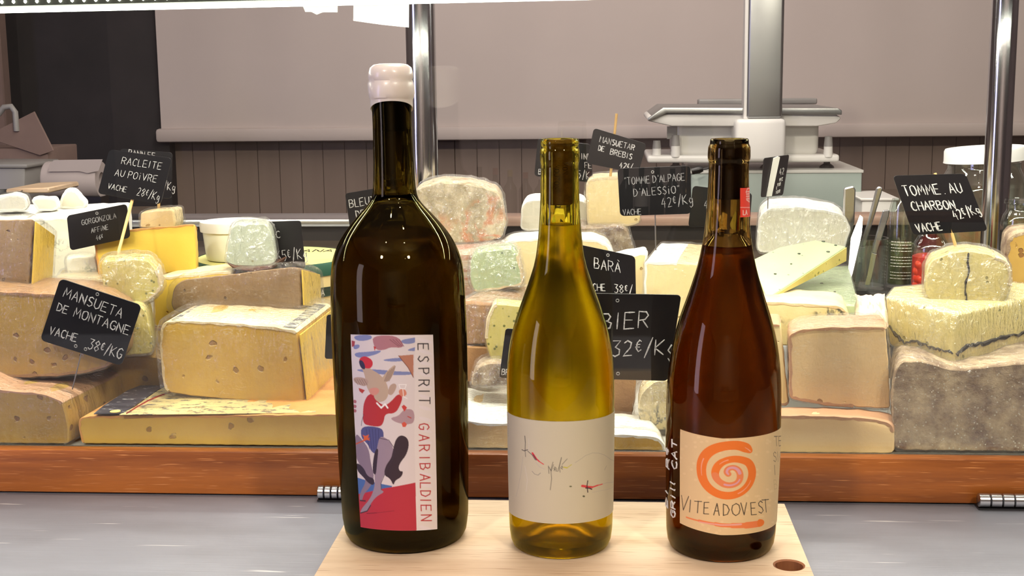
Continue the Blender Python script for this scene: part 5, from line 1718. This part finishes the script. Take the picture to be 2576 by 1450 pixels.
# knife container
tk, c0, pr, R_, bz = jar('glass_container', 'clear glass container holding knives and spatulas', 2180, 1.52, 0, 0, 0, [(598, 54), (640, 52), (700, 50), (735, 48)], None, cat='container')
def utensil(kind, label, cat, parts):
    lo = None
    t = None
    for nm, poly, Ys, th, m in parts:
        pts = [at(x, y, Ys[0]+(Ys[1]-Ys[0])*(y-min(q[1] for q in poly))/(max(q[1] for q in poly)-min(q[1] for q in poly)+1e-9)) for x, y in poly]
        if t is None:
            b = min(pts, key=lambda p: p.z)
            t = thing(kind, label, cat, b)
        v, f = bevelled(prism_vf(pts, (0, th, 0)), th*.25, 1)
        mesh(nm, v, f, M[m], t, smooth=False)
utensil('spatula', 'broad steel spatula with square tube handle, leftmost in the glass container', 'utensil',
        [('handle', [(2124, 474), (2148, 468), (2153, 478), (2150, 560), (2140, 600), (2128, 596), (2122, 540)], (1.51, 1.515), .006, 'steel'),
         ('blade', [(2163, 541), (2171, 548), (2168, 590), (2145, 690), (2128, 735), (2124, 728), (2133, 680), (2140, 600)], (1.50, 1.47), .0012, 'chrome')])
utensil('knife', 'slim steel knife handle standing upright in the glass container', 'utensil', [('handle', [(2206, 472), (2216, 469), (2221, 476), (2196, 560), (2176, 622), (2164, 622), (2184, 560)], (1.52, 1.53), .006, 'steel'), ('blade', [(2176, 622), (2164, 622), (2150, 715), (2160, 718)], (1.53, 1.54), .0015, 'steel')])
utensil('knife', 'pale steel knife leaning right in the glass container', 'utensil', [('handle', [(2222, 530), (2238, 528), (2236, 545), (2206, 640), (2192, 636)], (1.53, 1.525), .004, 'steel'), ('blade', [(2206, 640), (2192, 636), (2176, 718), (2188, 720)], (1.525, 1.52), .0015, 'chrome')])
p0, p1 = at(2168, 500, 2.3), at(2256, 526, 2.3)
tt = thing('white_tray', 'shallow white tray on the rear counter behind the knives', 'tray', ((p0.x+p1.x)/2, 2.37, ZT))
v, f = bevelled(box_vf(p0.x, p1.x, 2.3, 2.44, ZT, p0.z), .004, 2)
mesh('tray_body', v, f, M['white_plastic'], tt)
v, f = bevelled(box_vf(p0.x-.003, p1.x+.003, 2.296, 2.444, p0.z-.004, p0.z+.001), .0015, 1)
mesh('tray_rim', v, f, M['white_plastic'], tt)

# ------------------------------------------------------------------ shop scale on its grey-green cabinet
YS = 2.42
q0, q1 = at(1738, 432, YS), at(2166, 546, YS)
ct = thing('scale_cabinet', 'grey-green boxy metal cabinet carrying the white shop scale', 'cabinet', ((q0.x+q1.x)/2, YS+.15, ZT))
v, f = bevelled(box_vf(q0.x, q1.x, YS, YS+.30, ZT, q0.z), .004, 2)
mesh('casing', v, f, M['greenish'], ct)
v, f = bevelled(box_vf(q0.x-.002, q1.x+.002, YS-.002, YS+.302, q0.z-.004, q0.z+.0015), .001, 1)
mesh('top_rim', v, f, M['enamel'], ct)
ztop = q0.z+.0015
def S(x, y, dy=0):
    return at(x, y, YS+dy)
sc_ = thing('shop_scale', 'white shop weighing scale with steel platter and tall brushed column', 'scale', (S(1925, 430).x, YS+.15, ztop))
def sbox(name, x0, y0, x1, y1, d0, d1, m, bev=.004, parent=sc_):
    a, b = S(x0, y0, d0), S(x1, y1, d0)
    v, f = bevelled(box_vf(a.x, b.x, YS+d0, YS+d1, b.z, a.z), bev, 3)
    return mesh(name, v, f, M[m], parent)
sbox('base_plate', 1628, 392, 2112, 408, .03, .24, 'white_plastic', .005)
sbox('body', 1695, 292, 2060, 392, .05, .22, 'white_plastic', .012)
a, b = S(1627, 303, .01), S(2118, 290, .01)
pl = [S(1627, 304, .0), S(1632, 292, .0), S(1680, 286, .0), S(2100, 286, .0), S(2118, 297, .0), S(2104, 310, .0), S(2056, 318, .0), S(1690, 318, .0)]
v, f = bevelled(prism_vf([Vector((p.x, YS-.0, p.z)) for p in pl], (0, .27, 0)), .004, 2)
mesh('platter_support', v, f, M['white_plastic'], sc_)
pl = [S(1630, 298, -.01), S(1668, 271, -.01), S(2108, 272, -.01), S(2118, 278, -.01), S(2118, 289, -.01), S(1678, 284, -.01), S(1632, 305, -.01)]
v, f = bevelled(prism_vf(pl, (0, .29, 0)), .0012, 2)
mesh('platter', v, f, M['brushed'], sc_)
sbox('rear_plate', 1757, 250, 2056, 262, .3, .34, 'grey_plastic', .003)
sbox('column_foot', 1850, 300, 1976, 408, -.03, .05, 'white_plastic', .008)
sbox('column', 1884, -60, 1968, 299, -.022, .02, 'brushed', .006)
a, b = S(1876, -60, -.015), S(1884, 299, -.015)
v, f = bevelled(box_vf(a.x, b.x+.001, YS-.018, YS+.02, b.z, a.z), .001, 1)
mesh('column_edge', v, f, M['white_plastic'], sc_)
for px, yy0, yy1, dy in ((1652, 354, 392, .05), (1699, 340, 392, .035), (2083, 343, 392, .035)):
    p = S(px, 392, dy)
    zt_a = S(px, yy0, dy).z
    v, f = lathe_vf([(0, p.z-.002), (.0085, p.z-.002), (.008, p.z+(zt_a-p.z)*.48), (0, p.z+(zt_a-p.z)*.48)], (p.x, p.y, 0), 24)
    pg = mesh('peg', v, f, M['white_plastic'], sc_)
    v, f = lathe_vf([(0, p.z+(zt_a-p.z)*.48), (.0082, p.z+(zt_a-p.z)*.48), (.0066, zt_a), (0, zt_a)], (p.x, p.y, 0), 24)
    mesh('peg_cap', v, f, M['grey_plastic'], pg)
for px in (1700, 1930, 2080):
    p = S(px, 412, .06)
    v, f = lathe_vf([(0, ztop+.0002), (.014, ztop+.0002), (.012, ztop+.004), (.006, ztop+.008), (.006, S(px, 404, .06).z), (0, S(px, 404, .06).z)], (p.x, p.y, 0), 24)
    mesh('foot', v, f, M['black_plastic'], sc_)
v, f = box_vf(S(1678, 316, .049).x, S(1701, 316, .049).x, YS+.0485, YS+.05, S(1678, 350, .049).z, S(1678, 318, .049).z)
mesh('sticker', v, f, M['grey_plastic'], sc_, smooth=False)
pts = [at(x, y, YS-.05) for x, y in ((1800, 412), (1790, 420), (1778, 424), (1768, 426))]
v, f = tube_vf([at(1830, 408, YS+.03)]+pts, .0018, 8)
cb = thing('power_cable', 'black cable with a plug lying behind the alpine cheese tag', 'cable', pts[-1])
mesh('cord', v, f, M['black_plastic'], cb)
v, f = tube_vf([at(1768, 425, YS-.05), at(1758, 427, YS-.05), at(1740, 431, YS-.05)], [.005, .007, .0065], 12)
mesh('plug', v, f, M['black_plastic'], cb)

# ------------------------------------------------------------------ things at the far left behind the case
YB = 2.5
def prism_thing(kind, label, cat, poly, Y, depth, m, bev=.003, pname='body'):
    pts = [at(x, y, Y) for x, y in poly]
    t = thing(kind, label, cat, (sum(p.x for p in pts)/len(pts), Y+depth/2, min(p.z for p in pts)))
    v, f = bevelled(prism_vf(pts, (0, depth, 0)), bev, 2)
    mesh(pname, v, f, M[m], t)
    return t
zB = ZT
def floor_y(px, Y):      # image row where the rear counter is at depth Y
    p = Vector((at(px, 500, Y).x, Y, zB))
    q = CAMROT.transposed() @ (p-EYE)
    return 725-FPX*q.y/-q.z
fy = floor_y(100, YB+.09)
t = prism_thing('cardboard_box', 'open cardboard box with a raised flap at the far left behind the case', 'box', [(-80, 375), (120, 372), (128, fy), (-80, fy)], YB+.09, .15, 'kraft')
for poly in ([(-20, 335), (86, 282), (135, 380), (100, 392), (-20, 352)],):
    pts = [at(x, y, YB+.084) for x, y in poly]
    v, f = bevelled(prism_vf(pts, (0, .004, .002)), .001, 1)
    mesh('flap', v, f, M['kraft'], t, smooth=False)
v, f = tube_vf([at(-4, 288, YB+.084), at(10, 270, YB+.084), at(28, 268, YB+.084), at(38, 282, YB+.084), at(42, 330, YB+.084)], .006, 10)
mesh('handle', v, f, M['grey_plastic'], t)
fy2 = floor_y(30, YB-.1)
t = prism_thing('plastic_box', 'pale grey plastic box at the far left behind the gorgonzola', 'box', [(-80, 420), (64, 420), (60, fy2), (-80, fy2)], YB-.1, .14, 'grey_plastic', .006)
pts = [at(x, y, YB-.105) for x, y in ((-80, 412), (68, 413), (68, 424), (-80, 423))]
v, f = bevelled(prism_vf(pts, (0, .148, 0)), .003, 2)
mesh('rim', v, f, M['grey_plastic'], t)
t = prism_thing('plastic_bin', 'dark grey curved holder between the plastic box and the paper roll', 'container', [(68, 424), (118, 420), (120, floor_y(90, YB+.05)), (68, floor_y(90, YB+.05))], YB+.05, .03, 'grey_wall', .004)
# paper roll dispenser
rc = at(190, 452, YB-.12)
rr_ = 46*zc(rc)/FPX
xl, xr_ = at(120, 450, YB-.12).x, at(256, 450, YB-.12).x
t = thing('paper_roll', 'thick roll of white paper lying behind the three small cheese pieces', 'paper roll', (rc.x, YB-.12, zB))
M['roll_paper'] = mat('roll_paper', (190, 178, 176), (180, 168, 166), scale=6, rough=.85)
V, F_ = [], []
n = 40
for k in range(n):
    a = 2*math.pi*k/n
    for x, r in ((xl, .4), (xl, .97), (xl+.003, 1), (xr_-.003, 1), (xr_, .97), (xr_, .4)):
        V.append(Vector((x, YB-.12+rr_*r*math.cos(a), rc.z+rr_*r*math.sin(a))))
for k in range(n):
    for j in range(6):
        a, b = k*6, ((k+1) % n)*6
        F_.append([a+j, a+(j+1) % 6, b+(j+1) % 6, b+j])
mesh('roll', V, F_, M['roll_paper'], t)
pts = [at(x, y, YB-.12-rr_-.001) for x, y in ((121, 432), (125, 412), (136, 403), (258, 401), (248, 430), (220, 436), (200, 431))]
v, f = prism_vf(pts, (0, .0008, 0))
mesh('loose_sheet', v, f, M['roll_paper'], t, smooth=False)
v, f = box_vf(xl-.004, xr_+.004, YB-.14, YB-.1, zB, rc.z-rr_*.9)
mesh('stand', v, f, M['black_plastic'], t, smooth=False)
# low back items on a shelf board behind the gorgonzola
wbp = [(14, 476), (122, 472), (124, 486), (14, 488)]
Yw = 1.99
tw = thing('cutting_board', 'small wooden board on the rear ledge behind the white cheese pieces', 'board', at(70, 487, Yw))
v, f = bevelled(prism_vf([at(x, y, Yw+.02) for x, y in wbp], (0, .12, 0)), .002, 1)
mesh('plank', v, f, M['board'], tw)
tp = thing('frying_pan', 'black pan rim at the far left edge behind the gorgonzola', 'pan', at(10, 500, Yw-.02))
pc = at(-10, 492, Yw)
v, f = lathe_vf([(0, -.008), (.032, -.008), (.038, .006), (.0395, .0065), (.039, .004), (.033, -.006), (0, -.006)], (pc.x, pc.y-.0, pc.z), 48, closed=False)
mesh('pan_body', v, f, M['black_plastic'], tp)
tl = thing('wall_board', 'tall pale board standing at the extreme left beside the black panel', 'board', (at(-40, 200, 3.1).x, 3.1, zB))
v, f = bevelled(box_vf(at(-160, 200, 3.1).x, at(11, 250, 3.1).x, 3.1, 3.14, zB, 1.2), .004, 1)
mesh('plank', v, f, M['kraft'], tl)
# taped white papers under the light strip
for lab, poly in (('small torn white paper hanging from the light strip at the top', [(757, 6), (850, -2), (849, 31), (812, 31), (797, 37), (783, 30), (768, 30)]),
                ('larger white paper hanging from the light strip left of the chrome post', [(889, -30), (1030, -30), (1028, 69), (960, 62), (889, 52)])):
    pts = [at(x, y, 1.166) for x, y in poly]
    t = thing('hanging_paper', lab, 'paper', at(poly[0][0]+40, 30, 1.166))
    v, f = prism_vf(pts, (0, .0004, 0))
    mesh('sheet', v, f, M['paper_white'], t, smooth=False)
    v, f = prism_vf([at(poly[0][0]+20, -30, 1.1664), at(poly[0][0]+40, -30, 1.1664), at(poly[0][0]+40, 12, 1.1664), at(poly[0][0]+20, 12, 1.1664)], (0, .0006, 0))
    mesh('tape', v, f, M['grey_plastic'], t, smooth=False)

# ------------------------------------------------------------------ shelf of bottles on the customer side, seen mirrored in the glass
def mirror(px, py, d=7.5):
    p = at(px, py, d)
    return Vector((p.x, 2*yr2-p.y, p.z))
sh = mirror(1640, 540)
shelf = thing('wall_shelf', 'wooden wall shelf on the customer side, mirrored in the case glass', 'shelf', (sh.x, sh.y, sh.z))
v, f = bevelled(box_vf(-1.1, 2.2, sh.y-.14, sh.y+.10, sh.z-.04, sh.z-.0005), .004, 1)
mesh('shelf_board', v, f, M['rail'], shelf)
for x in (-.8, .6, 1.9):
    v, f = box_vf(x-.015, x+.015, -5.6, sh.y+.08, sh.z-.16, sh.z-.04)
    mesh('bracket', v, f, M['dark'], shelf, smooth=False)
dk = mat('dark_bottle_glass', (20, 16, 14), rough=.12)
caps = {'k': M['black_plastic'], 'r': mat('red_foil', (180, 40, 40), rough=.4), 'y': mat('gold_foil', (196, 176, 60), rough=.4), 'w': M['paper_white']}
gr2 = mat('green_bottle_glass', (70, 74, 50), rough=.12)
specs = [(1020, 'k', 430, 0), (1062, 'k', 434, 1), (1130, 'k', 432, 0), (1167, 'r', 430, 0), (1206, 'k', 420, 0), (1245, 'r', 424, 1), (1283, 'y', 428, 0), (1322, 'r', 434, 0), (1361, 'w', 436, 1), (1402, 'k', 428, 0),
         (1442, 'k', 426, 0), (1482, 'r', 430, 1), (1522, 'y', 428, 0), (1575, 'k', 424, 0), (1614, 'k', 420, 1), (1653, 'k', 420, 0), (1692, 'k', 424, 0), (1731, 'k', 422, 1), (1800, 'k', 424, 0)]
def back_bottle(hh, cap, lab):
    t = thing('wine_bottle', 'x', 'bottle', (0, 0, 0))
    pr_ = [(0, 0), (.038, 0), (.040, .004), (.040, hh*.55), (.036, hh*.63), (.024, hh*.70), (.016, hh*.76), (.0145, hh*.82), (.0145, hh-.01), (.015, hh), (0, hh)]
    v, f = lathe_vf(pr_, (0, 0, 0), 24, closed=False)
    mesh('glass_body', v, f, gr2 if cap == 'y' else dk, t)
    v, f = lathe_vf([(.0152, hh*.86), (.0156, hh*.87), (.0156, hh+.0005), (0, hh+.001)], (0, 0, 0), 20, closed=False)
    mesh('foil', v, f, caps[cap], t)
    if lab:
        v, f = lathe_vf([(.0405, hh*.18), (.0408, hh*.19), (.0408, hh*.5), (.0405, hh*.51)], (0, 0, 0), 24, closed=False)
        mesh('front_label', v, f, M['paper_white'], t)
    return t
words = {'k': 'black capped', 'r': 'red capped', 'y': 'gold capped', 'w': 'white capped'}
ords = ['first', 'second', 'third', 'fourth', 'fifth', 'sixth', 'seventh', 'eighth', 'ninth', 'tenth', 'eleventh', 'twelfth']
cnt = {}
for px, cap, yt, lab in specs:
    p = mirror(px, yt)
    hh = p.z-sh.z
    t = back_bottle(hh, cap, lab)
    t.location = (p.x, sh.y+RND.uniform(-.02, .02), sh.z)
    k = cnt.get(cap, 0)
    cnt[cap] = k+1
    t['label'] = f'dark bottle on the mirrored wall shelf, {ords[k]} {words[cap]} one from the left'
    t['group'] = 'bottles on the customer side wall shelf'

# pictures, lamps: round ceiling spots whose glints show on the bottles
sp_m = emit_mat('spot_light', (1, .93, .85, 1), 260)
names = ['nearest left', 'nearest right', 'middle left', 'middle right', 'rear left', 'rear right']
for i, (x, y) in enumerate(((-.55, -.1), (.45, .0), (-.35, .65), (.3, .55), (-.9, -1.3), (.9, -1.2))):
    t = thing('ceiling_spot', f'round ceiling spot lamp over the customer side, {names[i]}', 'lamp', (x, y, 1.9))
    v, f = lathe_vf([(.02, -.001), (.032, -.002), (.034, -.02), (.030, -.022), (.026, -.01)], (x, y, 1.9), 24, closed=False)
    mesh('trim_ring', v, f, M['brushed'], t)
    v, f = lathe_vf([(0, -.0105), (.026, -.0105), (.026, -.009), (0, -.009)], (x, y, 1.9), 20)
    mesh('lamp_face', v, f, sp_m, t, smooth=False)

for o in bpy.data.objects:
    if '_w' in o:
        del o['_w']
